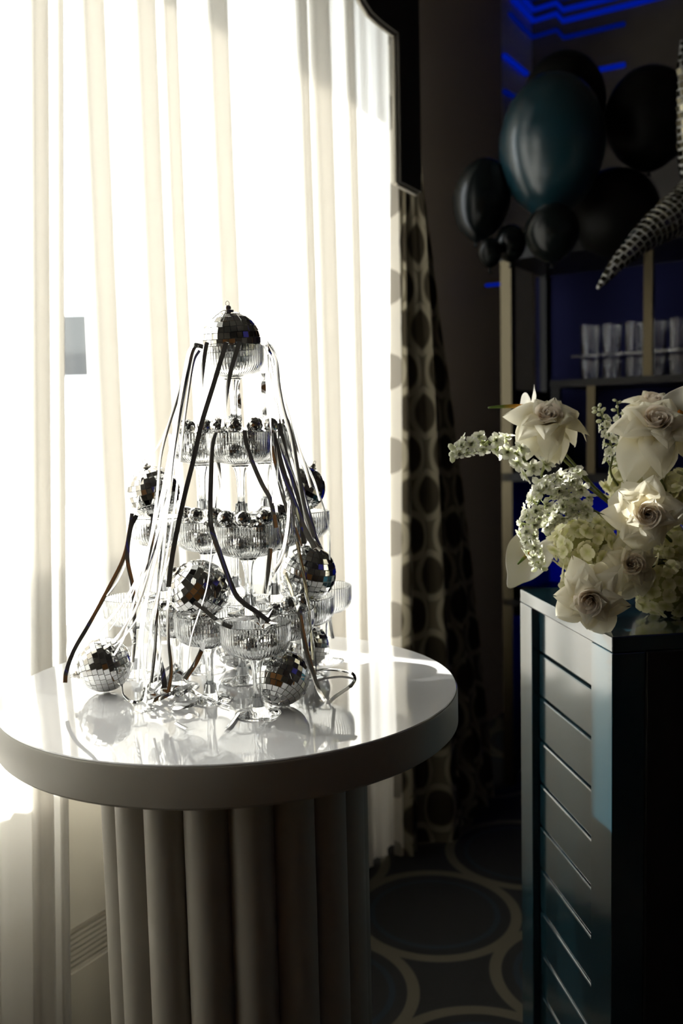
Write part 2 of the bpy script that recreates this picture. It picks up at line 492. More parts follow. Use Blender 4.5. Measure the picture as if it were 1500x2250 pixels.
# window sill board
mb = MB(); mb.prism([(WIN_S0 - .05, Z_SILL - .03), (WIN_S1 + .05, Z_SILL - .03), (WIN_S1 + .05, Z_SILL), (WIN_S0 - .05, Z_SILL)], WALL_O + .001, WALL_O + 0.05, P_w)
struct('trim_2', mb, M_frame)

# building seen through the gap between the sheers
g0 = ray(140, 720); g0.normalize()
bdist = 14.0
bc = CAM + ray(165, 780) * bdist
bz = lambda y: (CAM + ray(165, y) * bdist).z
bld = empty('building', (bc.x, bc.y, -1.0), 'grey and white building outside, seen through the gap between the sheer curtains', 'building')
def bbox(name, z0, z1, mat, dd, ww=9.0):
    mb = MB(); mb.box((0, 0, 0), (ww, dd, z1 - z0))
    o = mb.build(name, mat, bld, smooth=False); o.location = (0, 0, (z0 + z1) / 2 + 1.0); return o
M_bw = pmat('white_render', (0.85, 0.85, 0.83), 0.8); M_bg = pmat('grey_cladding', (0.055, 0.055, 0.052), 0.8); M_bd = pmat('dark_grey_band', (0.03, 0.03, 0.029), 0.8)
bbox('white_base', -1.0, bz(841), M_bw, 3.0); bbox('dark_band', bz(841), bz(800), M_bd, 2.9); bbox('grey_upper_wall', bz(800), bz(719), M_bg, 2.8)

# ------------------------------------------------------------------ sheer curtains
def sheer(name, s0, s1, label, seed, z0=0.015, z1=2.98, lean=0.0):
    rnd = random.Random(seed)
    # fold list: centre spacing and depth vary
    folds = []
    s = s0
    while s < s1:
        w = rnd.uniform(0.045, 0.12)
        folds.append((s, w, rnd.uniform(0.014, 0.036), rnd.choice((0.1, 0.4, 1.2, 1.7, 2.1))))
        s += w
    pts = []
    n = 14
    for (c, w, a, k) in folds:
        for i in range(n):
            t = i / n
            ss = c + w * t + k * w * 0.35 * math.sin(2 * PI * t)
            oo = a * (0.5 - 0.5 * math.cos(2 * PI * t)) + 0.006 * math.sin(7 * PI * t) * (a / 0.03)
            pts.append((ss, oo, rnd.uniform(-1, 1) if i == 0 else pts[-1][2], a))
    pts = [(min(max(p[0], s0 + .0004 * (i % 5)), s1 - .0004 * (i % 5)),) + p[1:] for i, p in enumerate(pts)]
    rows = 26
    mb = MB(); vs, fs = [], []
    for r in range(rows + 1):
        v = r / rows
        z = z1 + (z0 - z1) * v
        for (ss, oo, jj, a) in pts:
            d = 0.010 * math.sin(2.1 * v + 9 * ss) * v + 0.004 * jj * v
            inner = max(0.0, min(1.0, (ss - s0) / .08, (s1 - ss) / .08))
            vs.append(W(ss + d * 0.8 * inner + lean * (z - 1.5), -0.015 + oo * (0.75 + 0.35 * v) + 0.005 * math.sin(5 * v + 4 * ss), z))
    m = len(pts)
    for r in range(rows):
        for i in range(m - 1):
            fs.append((r * m + i, r * m + i + 1, (r + 1) * m + i + 1, (r + 1) * m + i))
    mb.add(vs, fs)
    o = mb.build(name, M_sheer)
    return tag(o, label, 'curtain', 'sheer curtains at the window')
sheer('sheer_curtain', -3.2, -1.185, 'narrow white sheer curtain panel at the left edge, left of the gap', 3, lean=0.055)
sheer('sheer_curtain', -1.120, 0.13, 'wide white sheer curtain glowing behind the coupe tower', 11)

# ------------------------------------------------------------------ pelmet and printed drape
PO = 0.155
def sz(px, py): return hit(px, py, PO)
a0 = sz(858, 78); a1 = sz(862, 402); a2 = sz(905, 432)
PEND = sz(906, 250)[0]
cur = [sz(770, -20), sz(785, 8), sz(800, 32), sz(822, 52), sz(842, 67)]
poly = [(-2.6, 2.75), (cur[0][0] - .25, 2.66)] + cur + [a0, ((a0[0] + a1[0]) / 2, a1[1]), (PEND, a1[1] - 0.004), (PEND, 3.2), (-2.6, 3.2)]
mb = MB(); mb.prism(poly, PO, PO + 0.025, P_w)
pel = empty('pelmet', W(0, PO, 3.2), 'dark stepped fabric pelmet hanging over the right end of the window', 'pelmet')
o = mb.build('pelmet_board', M_pelmet, pel, smooth=False); o.matrix_parent_inverse = Matrix.Translation(-pel.location)
edge = [W(s, PO + .010, z - .004) for s, z in ([(cur[0][0] - .25, 2.66)] + cur + [a0])]
mb = MB(); mb.tube(edge, 0.006, 6); mb.tube([W(a0[0], PO + .010, a0[1] - .004), W((a0[0] + a1[0]) / 2 - .004, PO + .010, a1[1])], 0.006, 6)
mb.tube([W((a0[0] + a1[0]) / 2, PO + .010, a1[1] - .004), W(PEND - .004, PO + .010, a1[1] - .008)], 0.006, 6)
o = mb.build('piping', M_edge, pel); o.matrix_parent_inverse = Matrix.Translation(-pel.location)  # pale tubes standing in for window light on the board's edge

def drape(name, section_top, section_bot, z0, z1, mat, label, grp):
    """section: list of (s, o) control points of the folded edge"""
    T = spline([(a, b, 0) for a, b in section_top], 10); B = spline([(a, b, 0) for a, b in section_bot], 10)
    rows = 30; m = len(T)
    mb = MB(); vs, fs, uvs = [], [], []
    lens = [0]
    for i in range(1, m): lens.append(lens[-1] + (B[i] - B[i - 1]).length)
    for r in range(rows + 1):
        v = r / rows; e = v ** 0.85
        z = z1 + (z0 - z1) * v
        e = max(0.0, (v - .26) / .74) ** .85
        for i in range(m):
            p = T[i].lerp(B[i], e)
            vs.append(W(p.x + .004 * math.sin(9 * v + i * .3), p.y + .006 * math.sin(6 * v + i * .5), z)); uvs.append((lens[i], z))
    for r in range(rows):
        for i in range(m - 1):
            fs.append((r * m + i, r * m + i + 1, (r + 1) * m + i + 1, (r + 1) * m + i))
    mb.add(vs, fs)
    me = mb.mesh(name)
    ul = me.uv_layers.new(name='UVMap')
    for li, l in enumerate(me.loops): ul.data[li].uv = uvs[l.vertex_index]
    o = obj(name, me, mat)
    return tag(o, label, 'curtain', grp)
# leading edge turned back to the sheer (lit through), then folds to the right
top1 = [(0.028, 0.020), (0.032, 0.045), (0.038, 0.066), (0.046, 0.056), (0.052, 0.052), (0.060, 0.078), (0.068, 0.098), (0.078, 0.078), (0.086, 0.045)]
bot1 = [(-0.020, 0.025), (-0.010, 0.055), (0.004, 0.078), (0.055, 0.060), (0.095, 0.055), (0.130, 0.100), (0.165, 0.150), (0.215, 0.120), (0.260, 0.060)]
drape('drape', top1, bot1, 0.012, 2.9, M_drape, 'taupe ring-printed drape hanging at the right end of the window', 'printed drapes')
top2 = [(0.088, 0.040), (0.090, 0.070), (0.092, 0.030), (0.095, 0.075), (0.098, 0.030), (0.101, 0.075), (0.104, 0.030), (0.107, 0.065), (0.110, 0.020)]
bot2 = [(0.25, 0.03), (0.285, 0.12), (0.32, 0.04), (0.365, 0.13), (0.41, 0.04), (0.46, 0.13), (0.51, 0.03), (0.56, 0.11), (0.61, 0.01)]
drape('drape', top2, bot2, 0.012, 2.9, M_drape2, 'dark shaded drape folds bunched between the ring-printed drape and the brass shelf', 'printed drapes')

# ------------------------------------------------------------------ heater below the window
hs0, hs1 = -1.75, -0.75
heat = empty('convector_heater', W((hs0 + hs1) / 2, -0.15, 0), 'cream convector heater with slatted grille under the window', 'heater')
def PH(s, z, o): return W(s, o, z) - heat.location
s_, z_a = hit(186, 2026, -0.11); s_, z_b = hit(186, 2123, -0.11)
HZ = 0.60
mb = MB()
mb.prism([(hs0, 0.0), (hs1, 0.0), (hs1, z_b), (hs0, z_b)], WALL_O + .001, -0.11, PH)
mb.prism([(hs0, z_a), (hs1, z_a), (hs1, HZ), (hs0, HZ)], WALL_O + .001, -0.11, PH)
mb.prism([(hs0, z_b), (hs1, z_b), (hs1, z_a), (hs0, z_a)], WALL_O + .001, -0.14, PH)
for a, b in ((hs0, hs0 + .03), (hs1 - .03, hs1)):
    mb.prism([(a, z_b), (b, z_b), (b, z_a), (a, z_a)], -0.14, -0.11, PH)
mb.build('body', M_heater, heat, smooth=False)
nsl = 8
for k in range(nsl):
    zc_ = z_b + (z_a - z_b) * (k + .5) / nsl
    h = (z_a - z_b) / nsl * .62
    MB().prism([(hs0 + .03, zc_ - h / 2), (hs1 - .03, zc_ - h / 2), (hs1 - .03, zc_ + h / 2), (hs0 + .03, zc_ + h / 2)], -0.138, -0.112, PH).build('slat', M_heater, heat, smooth=False)

# ------------------------------------------------------------------ pedestal table
TX, TY, TZ, TR = -0.172, 1.355, 0.95, 0.34
tab = empty('pedestal_table', (TX, TY, 0), 'round white pedestal table with fluted drum base under the coupe tower', 'table')
tk = 0.055
prof = [(0, TZ - tk), (TR - .004, TZ - tk), (TR, TZ - tk + .004), (TR, TZ - .0045), (TR - .0012, TZ - .0026), (TR - .0020, TZ - .0024), (0, TZ - .0024)]
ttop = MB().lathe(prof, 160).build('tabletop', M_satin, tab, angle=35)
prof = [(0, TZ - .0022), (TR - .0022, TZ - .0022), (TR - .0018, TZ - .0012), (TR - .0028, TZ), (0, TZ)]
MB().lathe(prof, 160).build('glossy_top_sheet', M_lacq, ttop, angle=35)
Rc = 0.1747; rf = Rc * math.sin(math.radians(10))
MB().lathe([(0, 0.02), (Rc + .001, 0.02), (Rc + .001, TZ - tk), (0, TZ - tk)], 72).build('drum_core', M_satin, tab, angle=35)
mb = MB(); vs, fs = [], []
nn = 18
for z in (0.004, TZ - tk):
    for i in range(nn + 1):
        a = -PI / 2 + PI * i / nn
        vs.append((Rc * math.cos(math.radians(10)) + rf * math.cos(a), rf * math.sin(a), z))
for i in range(nn): fs.append((i, i + 1, nn + 2 + i, nn + 1 + i))
fs.append(tuple(range(nn + 1))); fs.append(tuple(range(2 * nn + 1, nn, -1)))
mb.add(vs, fs); flute = mb.mesh('flute', True, 50)
view = math.atan2(-TY, -TX)                  # direction from the drum to the camera
for k in range(18):
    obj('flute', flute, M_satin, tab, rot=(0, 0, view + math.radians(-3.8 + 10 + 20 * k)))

# ------------------------------------------------------------------ champagne coupes
CH = 0.1265
NR = 64; SEG = 6
def rib(k, i):
    ph = (i % SEG) / SEG
    d = -0.0011 * (0.5 - 0.5 * math.cos(2 * PI * ph)) ** 0.7
    wgt = [0, .15, .5, .9, 1, 1, 1, 1, .1, 0][k] if k < 10 else 0
    return d * wgt
bowl_prof = [(0, .0795), (.020, .0805), (.033, .0840), (.0415, .0892), (.0462, .0965), (.0475, .105), (.0476, .115), (.0476, .1238), (.0474, .1258), (.0468, .1265),
             (.0456, .1263), (.0452, .1250), (.0450, .105), (.0436, .0978), (.0392, .0915), (.032, .0868), (.020, .0838), (0, .083)]
me_bowl = MB().lathe(bowl_prof, NR * SEG, rib).mesh('bowl')
me_stem = MB().lathe([(0, .0120), (.0045, .0122), (.0058, .0140), (.0058, .046), (.0064, .058), (.0082, .069), (.0112, .0765), (.0135, .0788), (.0095, .0792), (.0072, .0750), (.0055, .0680), (.0042, .058), (.0038, .046), (.0038, .016), (0, .0155)], 32).mesh('stem')
me_foot = MB().lathe([(0, 0.0), (.0305, 0.0), (.0315, .0006), (.0310, .0014), (.024, .0026), (.015, .0050), (.0105, .0085), (.0092, .0120), (.0088, .0235), (.0078, .0240), (.0066, .0236), (.0066, .0112), (0, .0112)], 48).mesh('foot')
for m_ in (me_bowl, me_stem, me_foot): m_.materials.append(M_clear)
def coupe(loc, label, rz):
    r = empty('champagne_coupe', loc, label, 'glass', 'ribbed coupes stacked in the tower')
    r.rotation_euler = (0, 0, rz)
    obj('bowl', me_bowl, None, r); obj('stem', me_stem, None, r); obj('foot', me_foot, None, r)
    return r
LA = Vector((math.cos(math.radians(73)), math.sin(math.radians(73)), 0)) * 0.0972
LB = Vector((math.cos(math.radians(133)), math.sin(math.radians(133)), 0)) * 0.0972
P0 = Vector((-0.1188, 1.2, TZ + .0002))
coupes = {}
place = {
 (1, 0, 0): 'ribbed coupe at the very front of the bottom tier, holding curled foil',
 (1, 1, 0): 'bottom-tier ribbed coupe just right behind the frontmost one, small mirror balls at its rim',
 (1, 0, 1): 'bottom-tier ribbed coupe under the large mirror ball left of centre',
 (1, 2, 0): 'ribbed coupe of the bottom tier under the large mirror ball on the right',
 (1, 1, 1): 'ribbed coupe hidden in the middle of the bottom tier',
 (1, 0, 2): 'bottom-tier ribbed coupe at the left side behind the streamers',
 (1, 3, 0): 'empty ribbed coupe at the far right corner of the bottom tier',
 (1, 2, 1): 'bottom-tier ribbed coupe in the back row, next to the far right corner one',
 (1, 1, 2): 'ribbed coupe in the back row of the bottom tier, second from the left',
 (1, 0, 3): 'ribbed coupe at the far left corner of the bottom tier',
 (2, 0, 0): 'ribbed coupe at the front of the second tier, full of small mirror balls',
 (2, 1, 0): 'ribbed coupe of the second tier, right behind the front one',
 (2, 0, 1): 'second-tier ribbed coupe left behind the front one, full of small mirror balls',
 (2, 2, 0): 'ribbed coupe of the second tier under the mirror ball at upper right',
 (2, 1, 1): 'ribbed coupe in the middle of the back row of the second tier',
 (2, 0, 2): 'ribbed coupe of the second tier under the mirror ball at upper left',
 (3, 0, 0): 'ribbed coupe at the front of the third tier, directly below the top coupe',
 (3, 1, 0): 'ribbed coupe at the right of the third tier behind the streamers',
 (3, 0, 1): 'ribbed coupe at the left of the third tier with small mirror balls',
 (4, 0, 0): 'single ribbed coupe at the top of the tower under the half-sunk mirror ball'}
nudge = {(2, 0, 2): Vector((-.016, .004, 0)), (1, 0, 1): Vector((-.008, 0, 0)), (2, 2, 0): Vector((.008, 0, 0)), (1, 0, 3): Vector((-.012, 0, 0))}
for key, lab in place.items():
    t, i, j = key
    p = P0 + LA * i + LB * j + (LA + LB) * ((t - 1) / 3.0) + Vector((0, 0, CH * (t - 1) + .0003 * t))
    p += nudge.get(key, Vector((0, 0, 0)))
    coupes[key] = p
    coupe(p, lab, random.uniform(0, 6))

# ------------------------------------------------------------------ mirror balls
def tile_mesh(w0, w1, h, t):
    mb = MB()
    vs = [(-w0 / 2, -h / 2, 0), (w0 / 2, -h / 2, 0), (w1 / 2, h / 2, 0), (-w1 / 2, h / 2, 0)]
    vs += [(x * .96, y * .96, t) for x, y, z in vs]
    mb.add(vs, [(3, 2, 1, 0), (4, 5, 6, 7), (0, 1, 5, 4), (1, 2, 6, 5), (2, 3, 7, 6), (3, 0, 4, 7)])
    return mb
def sph(R, n=24):
    return [(R * math.sin(PI * k / n), -R * math.cos(PI * k / n)) for k in range(n + 1)]
def ball_layout(R, rows):
    """yields (lat, lon, w0, w1, h)"""
    ph = PI / rows
    for r in range(rows):
        la = -PI / 2 + ph * (r + .5)
        n = max(3, round(2 * PI * math.cos(la) / ph))
        c0 = math.cos(la - ph / 2) * 2 * R * math.sin(PI / n); c1 = math.cos(la + ph / 2) * 2 * R * math.sin(PI / n)
        off = (r * 0.5) * 2 * PI / n
        for k in range(n):
            yield r, la, off + 2 * PI * k / n, max(c0, 1e-5) * .93, max(c1, 1e-5) * .93, ph * R * .93
RB = 0.043
def make_ball():
    r = empty('mirror_ball', (0, 0, 0), 'x', 'mirror ball', 'large mirror balls')
    MB().lathe(sph(RB * .966, 24), 40).build('ball_core', M_core, r)
    rowm = {}
    rnd = random.Random(5)
    for row, la, lo, w0, w1, h in ball_layout(RB, 15):
        if row not in rowm: rowm[row] = tile_mesh(w0, w1, h, .0012).mesh('mirror_tile', smooth=False)
        o = obj('mirror_tile', rowm[row], M_mirror, r)
        nrm = Vector((math.cos(la) * math.cos(lo), math.cos(la) * math.sin(lo), math.sin(la)))
        e = Vector((-math.sin(lo), math.cos(lo), 0)); nn_ = nrm.cross(e)
        mt = Matrix((e, nn_, nrm)).transposed().to_4x4()
        tw = Euler((rnd.gauss(0, .025), rnd.gauss(0, .025), rnd.gauss(0, .02))).to_matrix().to_4x4()
        mt = mt @ tw
        mt.translation = nrm * (RB * .962)
        o.matrix_local = mt
    cap_ = MB().lathe([(0, RB - .001), (.0085, RB - .001), (.0080, RB + .0015), (.0050, RB + .0030), (.0046, RB + .0065), (.0030, RB + .0080), (0, RB + .0080)], 20).build('cap', M_cap, r, angle=40)
    lp = [Vector((.0028 * math.cos(a), 0, RB + .0105 + .0034 * math.sin(a))) for a in [2 * PI * k / 16 for k in range(17)]]
    MB().tube(lp, .0006, 6, False).build('hanging_ring', M_cap, cap_)
    # glittering cord that falls over the ball
    cp = []
    for k in range(9):
        a = 0.08 + k * .085
        rr = RB + .0022
        cp.append((rr * math.sin(a) * math.cos(4.55 - .035 * k), rr * math.sin(a) * math.sin(4.55 - .035 * k), rr * math.cos(a)))
    c2 = []
    for k in range(9):
        a = 0.08 + k * .085
        c2.append((rr * math.sin(a) * math.cos(4.85 + .05 * math.sin(k * .6)), rr * math.sin(a) * math.sin(4.85 + .05 * math.sin(k * .6)), rr * math.cos(a)))
    MB().tube(spline(cp, 3), .0005, 5).tube(spline(c2, 3), .0005, 5).build('cord', M_cord, r)
    return r
def axis_rot(d, spin):
    """rotation that points the ball's cap along d"""
    q = Vector(d).normalized().to_track_quat('Z', 'Y')
    return (q.to_matrix() @ Matrix.Rotation(spin, 3, 'Z')).to_euler()
proto = make_ball()
balls = [  # centre, radius, cap direction, spin, label
 (coupes[(4, 0, 0)] + Vector((-.001, 0, CH + .0060)), .0446, (-.05, -.10, 1), 0.2, 'mirror ball half sunk in the single top coupe of the tower'),
 (at(338, 1082, coupes[(2, 0, 2)].y), .0405, (-.25, -.1, 1), 1.0, 'mirror ball at the upper left of the tower, on a second-tier coupe'),
 (at(664, 1073, coupes[(2, 2, 0)].y), .0365, (.45, .2, .9), 2.0, 'mirror ball at the upper right of the tower, half covered by dark streamers'),
 (at(437, 1296, coupes[(1, 0, 1)].y), .0430, (-.75, -.35, .75), 0.6, 'large mirror ball left of centre on a bottom-tier coupe, crossed by a dark streamer'),
 (at(676, 1260, coupes[(1, 2, 0)].y), .0436, (.30, -.15, .95), 1.7, 'large mirror ball right of centre with streamers gathered at its cap'),
 (None, .0405, (-.93, -.30, -.25), 0.9, 'mirror ball lying on the table at the left, its metal cap pointing left'),
 (None, .0395, (.30, .62, .72), 0.3, 'mirror ball on the table right beside the front coupe, its underside to the viewer'),
 (None, .0345, (.2, .1, 1), 1.3, 'mirror ball on the table at the back right, partly hidden by a streamer'),
 (None, .0340, (0, .5, .8), 2.2, 'mirror ball on the table behind the coupe stems at the centre'),
]
grounded = {5: (230, 1460), 6: (617, 1488), 7: (676, 1418), 8: (478, 1425)}
ball_pos = []
for k, (p, r_, d, spin, lab) in enumerate(balls):
    if p is None: p = at_z(*grounded[k], TZ + r_ + .0012)
    if k == 8: p = coupes[(1, 1, 2)].lerp(coupes[(1, 2, 1)], .5) + Vector((0, 0, r_ + .0012))
    ball_pos.append((p, r_))
    o = proto if k == 0 else dup(proto)
    o.location = p; o.rotation_euler = axis_rot(d, spin); o.scale = (r_ / RB,) * 3; o['label'] = lab
    for c in o.children:
        if k not in (0,) and c.name.split('.')[0] == 'cord': bpy.data.objects.remove(c)

RS = 0.0115
sm_core = MB().lathe(sph(RS * .95, 12), 20).mesh('ball_core'); sm_core.materials.append(M_core)
mb = MB(); rnd = random.Random(9)
for row, la, lo, w0, w1, h in ball_layout(RS, 9):
    nrm = Vector((math.cos(la) * math.cos(lo), math.cos(la) * math.sin(lo), math.sin(la)))
    e = Vector((-math.sin(lo), math.cos(lo), 0)); nn_ = nrm.cross(e)
    mt = Matrix((e, nn_, nrm)).transposed() @ Euler((rnd.gauss(0, .04), rnd.gauss(0, .04), 0)).to_matrix()
    t = tile_mesh(w0, w1, h, .0005)
    mb.add([mt @ Vector(v) + nrm * RS * .955 for v in t.v], t.f)
sm_tiles = mb.mesh('mirror_tiles', smooth=False); sm_tiles.materials.append(M_mirror)
mb = MB().lathe([(0, RS), (.0028, RS - .0002), (.0026, RS + .0012), (0, RS + .0014)], 10)
mb.tube([Vector((.0028 * math.cos(a), 0, RS + .0034 + .0028 * math.sin(a))) for a in [2 * PI * k / 12 for k in range(13)]], .00045, 5, False)
sm_cap = mb.mesh('cap'); sm_cap.materials.append(M_cap)
def small_ball(p, label, rnd, s=1.0, d=None):
    r = empty('small_mirror_ball', p, label, 'mirror ball', 'small mirror balls in the coupes')
    d = d or (rnd.gauss(0, 1), rnd.gauss(0, 1), rnd.uniform(-.2, 1))
    r.rotation_euler = axis_rot(d, rnd.uniform(0, 6)); r.scale = (s,) * 3
    obj('ball_core', sm_core, None, r)
    t = obj('mirror_tiles', sm_tiles, None, r); t['kind'] = 'stuff'
    obj('cap', sm_cap, None, r)
    return r
rnd = random.Random(21)
def where(base, q):
    """which way q lies from base, as the camera sees it"""
    d = q - base; d.z = 0
    if d.length < .004: return 'centre'
    back = Vector((base.x, base.y, 0)).normalized(); right = Vector((back.y, -back.x, 0))
    a = math.degrees(math.atan2(d.dot(back), d.dot(right))) % 360
    return ['right', 'back right', 'back', 'back left', 'left', 'front left', 'front', 'front right'][int((a + 22.5) // 45) % 8]
used = set()
def put_ball(base, off, cup, level, s=1.0):
    q = base + Vector(off)
    w = where(base, q)
    lab = 'small mirror ball at the %s of the %s layer in the %s' % (w, level, cup)
    if lab in used: lab = 'small mirror ball nearer the %s wall of the %s layer in the %s' % (w, level, cup)
    used.add(lab)
    small_ball(q, lab, rnd, s)
cups = {(3, 0, 0): ('third-tier front coupe', 3, -100), (3, 0, 1): ('third-tier left coupe', 3, -130), (3, 1, 0): ('third-tier right coupe', 3, -60),
        (2, 0, 0): ('second-tier front coupe', 3, -95), (2, 0, 1): ('second-tier left coupe', 3, -120), (2, 1, 0): ('second-tier right coupe', 3, -60),
        (1, 1, 0): ('bottom-tier right coupe', 3, -60), (1, 0, 0): ('frontmost coupe', 1, -90), (1, 0, 2): ('bottom-tier left coupe', 2, -150)}
for key, (cup, layers, face) in cups.items():
    base = coupes[key]
    t = key[0]
    for k in range(6):
        a = k * PI / 3 + .3
        put_ball(base, (.0300 * math.cos(a), .0300 * math.sin(a), .1005), cup, 'bottom')
    put_ball(base, (0, 0, .0955), cup, 'bottom')
    if layers >= 2:
        for k in range(3):
            a = math.radians(face + 55 + k * 120)
            put_ball(base, (.0245 * math.cos(a), .0245 * math.sin(a), .1195), cup, 'middle', .98)
    if layers >= 3:
        for da, rr in ((-62, .030), (0, .024), (62, .031)):
            a = math.radians(face + da)
            off = Vector((rr * math.cos(a), rr * math.sin(a), .1355)); q = base + off
            ok = True                        # keep clear of the feet standing on this tier
            for k2, p2 in coupes.items():
                if k2[0] == t + 1 and (Vector((q.x, q.y, 0)) - Vector((p2.x, p2.y, 0))).length < .034: ok = False
            if ok: put_ball(base, off, cup, 'top', .98)
# baubles that carry the large balls
for key, lab in (((1, 0, 1), 'under the large ball left of centre'), ((1, 2, 0), 'under the large ball right of centre'),
                 ((2, 0, 2), 'under the upper left ball'), ((2, 2, 0), 'under the upper right ball')):
    for k in range(4):
        a = k * PI / 2 + .5
        q = coupes[key] + Vector((.0225 * math.cos(a), .0225 * math.sin(a), .1000))
        small_ball(q, 'mirror bauble at the %s of the coupe %s' % (where(coupes[key], q), lab), rnd, 1.34)

# ------------------------------------------------------------------ foil streamers
def ribbon_mesh(pts, width, twist0, twist1, face=None, n=7, wob=0.0):
    P = spline(pts, n)
    m = len(P)
    mb = MB(); vs, fs = [], []
    th = 0.00012
    nrm = None
    for k in range(m):
        t = (P[min(k + 1, m - 1)] - P[max(k - 1, 0)]).normalized()
        f = face if face is not None else (CAM - P[k])
        f = Vector(f); f = (f - t * f.dot(t))
        f = f.normalized() if f.length > 1e-6 else t.orthogonal().normalized()
        if nrm is not None and f.dot(nrm) < 0: f = -f
        nrm = f
        u = k / (m - 1)
        a = twist0 + (twist1 - twist0) * u + wob * math.sin(u * 17)
        q = Quaternion(t, a)
        d = q @ t.cross(f); n2 = q @ f
        # a tape is slightly hollow across
        vs += [P[k] - d * width / 2 + n2 * th, P[k] + n2 * (th + .00035), P[k] + d * width / 2 + n2 * th,
               P[k] + d * width / 2 - n2 * th, P[k] - n2 * (th - .00035), P[k] - d * width / 2 - n2 * th]
    for k in range(m - 1):
        for i in range(6):
            j = (i + 1) % 6
            fs.append((k * 6 + i, k * 6 + j, (k + 1) * 6 + j, (k + 1) * 6 + i))
    fs.append(tuple(range(5, -1, -1))); fs.append(tuple((m - 1) * 6 + i for i in range(6)))
    return mb.add(vs, fs)
def streamer(pp, label, width=.0058, tw=(0, 0), mat=None, wob=0.0, face=None, group='foil streamers falling from the top coupe', name='foil_streamer'):
    pts = [at(*p) for p in pp]
    o = ribbon_mesh(pts, width, tw[0], tw[1], face, 7, wob).build(name, mat or M_foil, angle=50)
    return tag(o, label, 'streamer', group)
def D(y, front=True):
    """distance of the front streamers from the camera at picture height y"""
    return 1.312 - (y - 757) * (0.165 / 613)
def front(lst, extra=0.0):
    return [(x, y, D(y) + extra) for x, y in lst]
top = coupes[(4, 0, 0)]; topz = top.z + CH
def from_rim(lst, extra=0.0):
    """a strand that starts under the top ball, bends over the rim and falls along lst"""
    x, y = lst[0]
    return front(lst, extra)
S = streamer
S(front([(455, 752), (452, 765), (447, 800), (443, 840), (441, 880), (437, 930)]), 'short dark streamer over the left of the top coupe rim', tw=(0.1, .9))
S(front([(497, 752), (492, 768), (470, 842), (443, 930), (425, 1010), (407, 1082), (390, 1160), (378, 1225), (370, 1290)], -.002), 'long dark streamer from the top coupe down left to the large left ball', tw=(.15, .35), width=.0066)
S(front([(526, 750), (521, 768), (507, 815), (498, 862), (493, 900), (489, 938)]), 'dark streamer over the middle of the top coupe, ending white behind the third tier', tw=(.1, .8), width=.0064)
S([(537, 946, 1.262), (541, 975, 1.255), (553, 1012, 1.243), (575, 1063, 1.232), (592, 1093, 1.225), (601, 1130, 1.215), (606, 1160, 1.213)], 'dark streamer slanting right across the front coupe of the third tier', tw=(.2, .3), width=.0062)
S([(473, 950, 1.262), (466, 985, 1.255), (463, 1060, 1.235), (462, 1120, 1.215), (465, 1162, 1.196), (484, 1220, 1.185), (513, 1297, 1.170), (533, 1323, 1.162), (561, 1343, 1.155), (592, 1366, 1.150)], 'dark streamer falling left of the second-tier front coupe into the frontmost coupe', tw=(.5, -.3), width=.0066)
S([(426, 1323, 1.19), (447, 1338, 1.185), (470, 1358, 1.175), (491, 1371, 1.165), (509, 1379, 1.16)], 'dark streamer crossing the lower part of the large left ball', tw=(-.35, -.35), width=.0060)
S([(494, 1361, 1.19), (520, 1361, 1.175), (545, 1359, 1.175), (562, 1355, 1.18)], 'short dark strip lying over the back rim of the frontmost coupe', tw=(.6, .6))
S([(594, 1205, 1.20), (592, 1225, 1.20), (588, 1260, 1.20), (580, 1304, 1.20)], 'copper-tinted streamer hanging below the second-tier front coupe', tw=(.3, .5), width=.0064)
S([(634, 1100, 1.215), (632, 1150, 1.20), (619, 1222, 1.20), (602, 1256, 1.20), (589, 1275, 1.21)], 'streamer curving under the right of the second-tier front coupe', tw=(1.0, .3))
# the bundle that runs down the right side to the ball with gathered streamers
S(front([(583, 752), (590, 785), (592, 870), (594, 950), (597, 1040), (600, 1105)]), 'pale streamer dropping straight from the right of the top coupe', tw=(.9, 1.1), width=.005)
S(front([(586, 752), (600, 775), (610, 800), (619, 856), (638, 918), (653, 976), (670, 1024), (684, 1070)]), 'streamer bending over the right rim of the top coupe and fanning out right', tw=(.9, .4))
S(front([(582, 754), (604, 790), (612, 850), (622, 900), (640, 960), (655, 1040), (668, 1110), (690, 1180)]), 'streamer beside the right rim strand, ending at the cap of the right ball', tw=(.5, .3), width=.0064)
S(front([(596, 950), (602, 960), (622, 1035), (646, 1104), (668, 1160), (692, 1205)], .01), 'broad dark streamer of the right bundle, starting at the third-tier rim', tw=(.1, .3), width=.0074)
S(front([(606, 965), (618, 1000), (640, 1050), (655, 1100), (663, 1150), (668, 1195)], .012), 'dark streamer in the middle of the right bundle', tw=(.3, .1), width=.007)
S(front([(612, 930), (628, 1000), (648, 1070), (667, 1130), (686, 1185), (705, 1208)], .02), 'dark streamer along the outer side of the right bundle', tw=(.2, .5), width=.0074)
S(front([(620, 940), (640, 1010), (662, 1070), (676, 1120), (688, 1165), (700, 1200)], .025), 'narrow dark streamer at the right edge of the right bundle', tw=(.4, .2), width=.006)
S(front([(626, 930), (650, 985), (672, 1020), (690, 1058), (703, 1100)], .05), 'pale streamer over the upper right mirror ball', tw=(.8, .5), width=.004)
S([(600, 980, 1.29), (608, 1030, 1.285), (622, 1090, 1.27), (636, 1140, 1.26), (632, 1190, 1.25), (626, 1225, 1.25)], 'dark streamer curling inward at the right of the second tier', tw=(.1, .6), width=.0066)
S([(578, 820, 1.40), (579, 860, 1.40), (581, 910, 1.40), (583, 955, 1.40)], 'crinkled streamer hanging behind the third tier on the right', tw=(.2, 1.2), wob=.5, width=.0075)
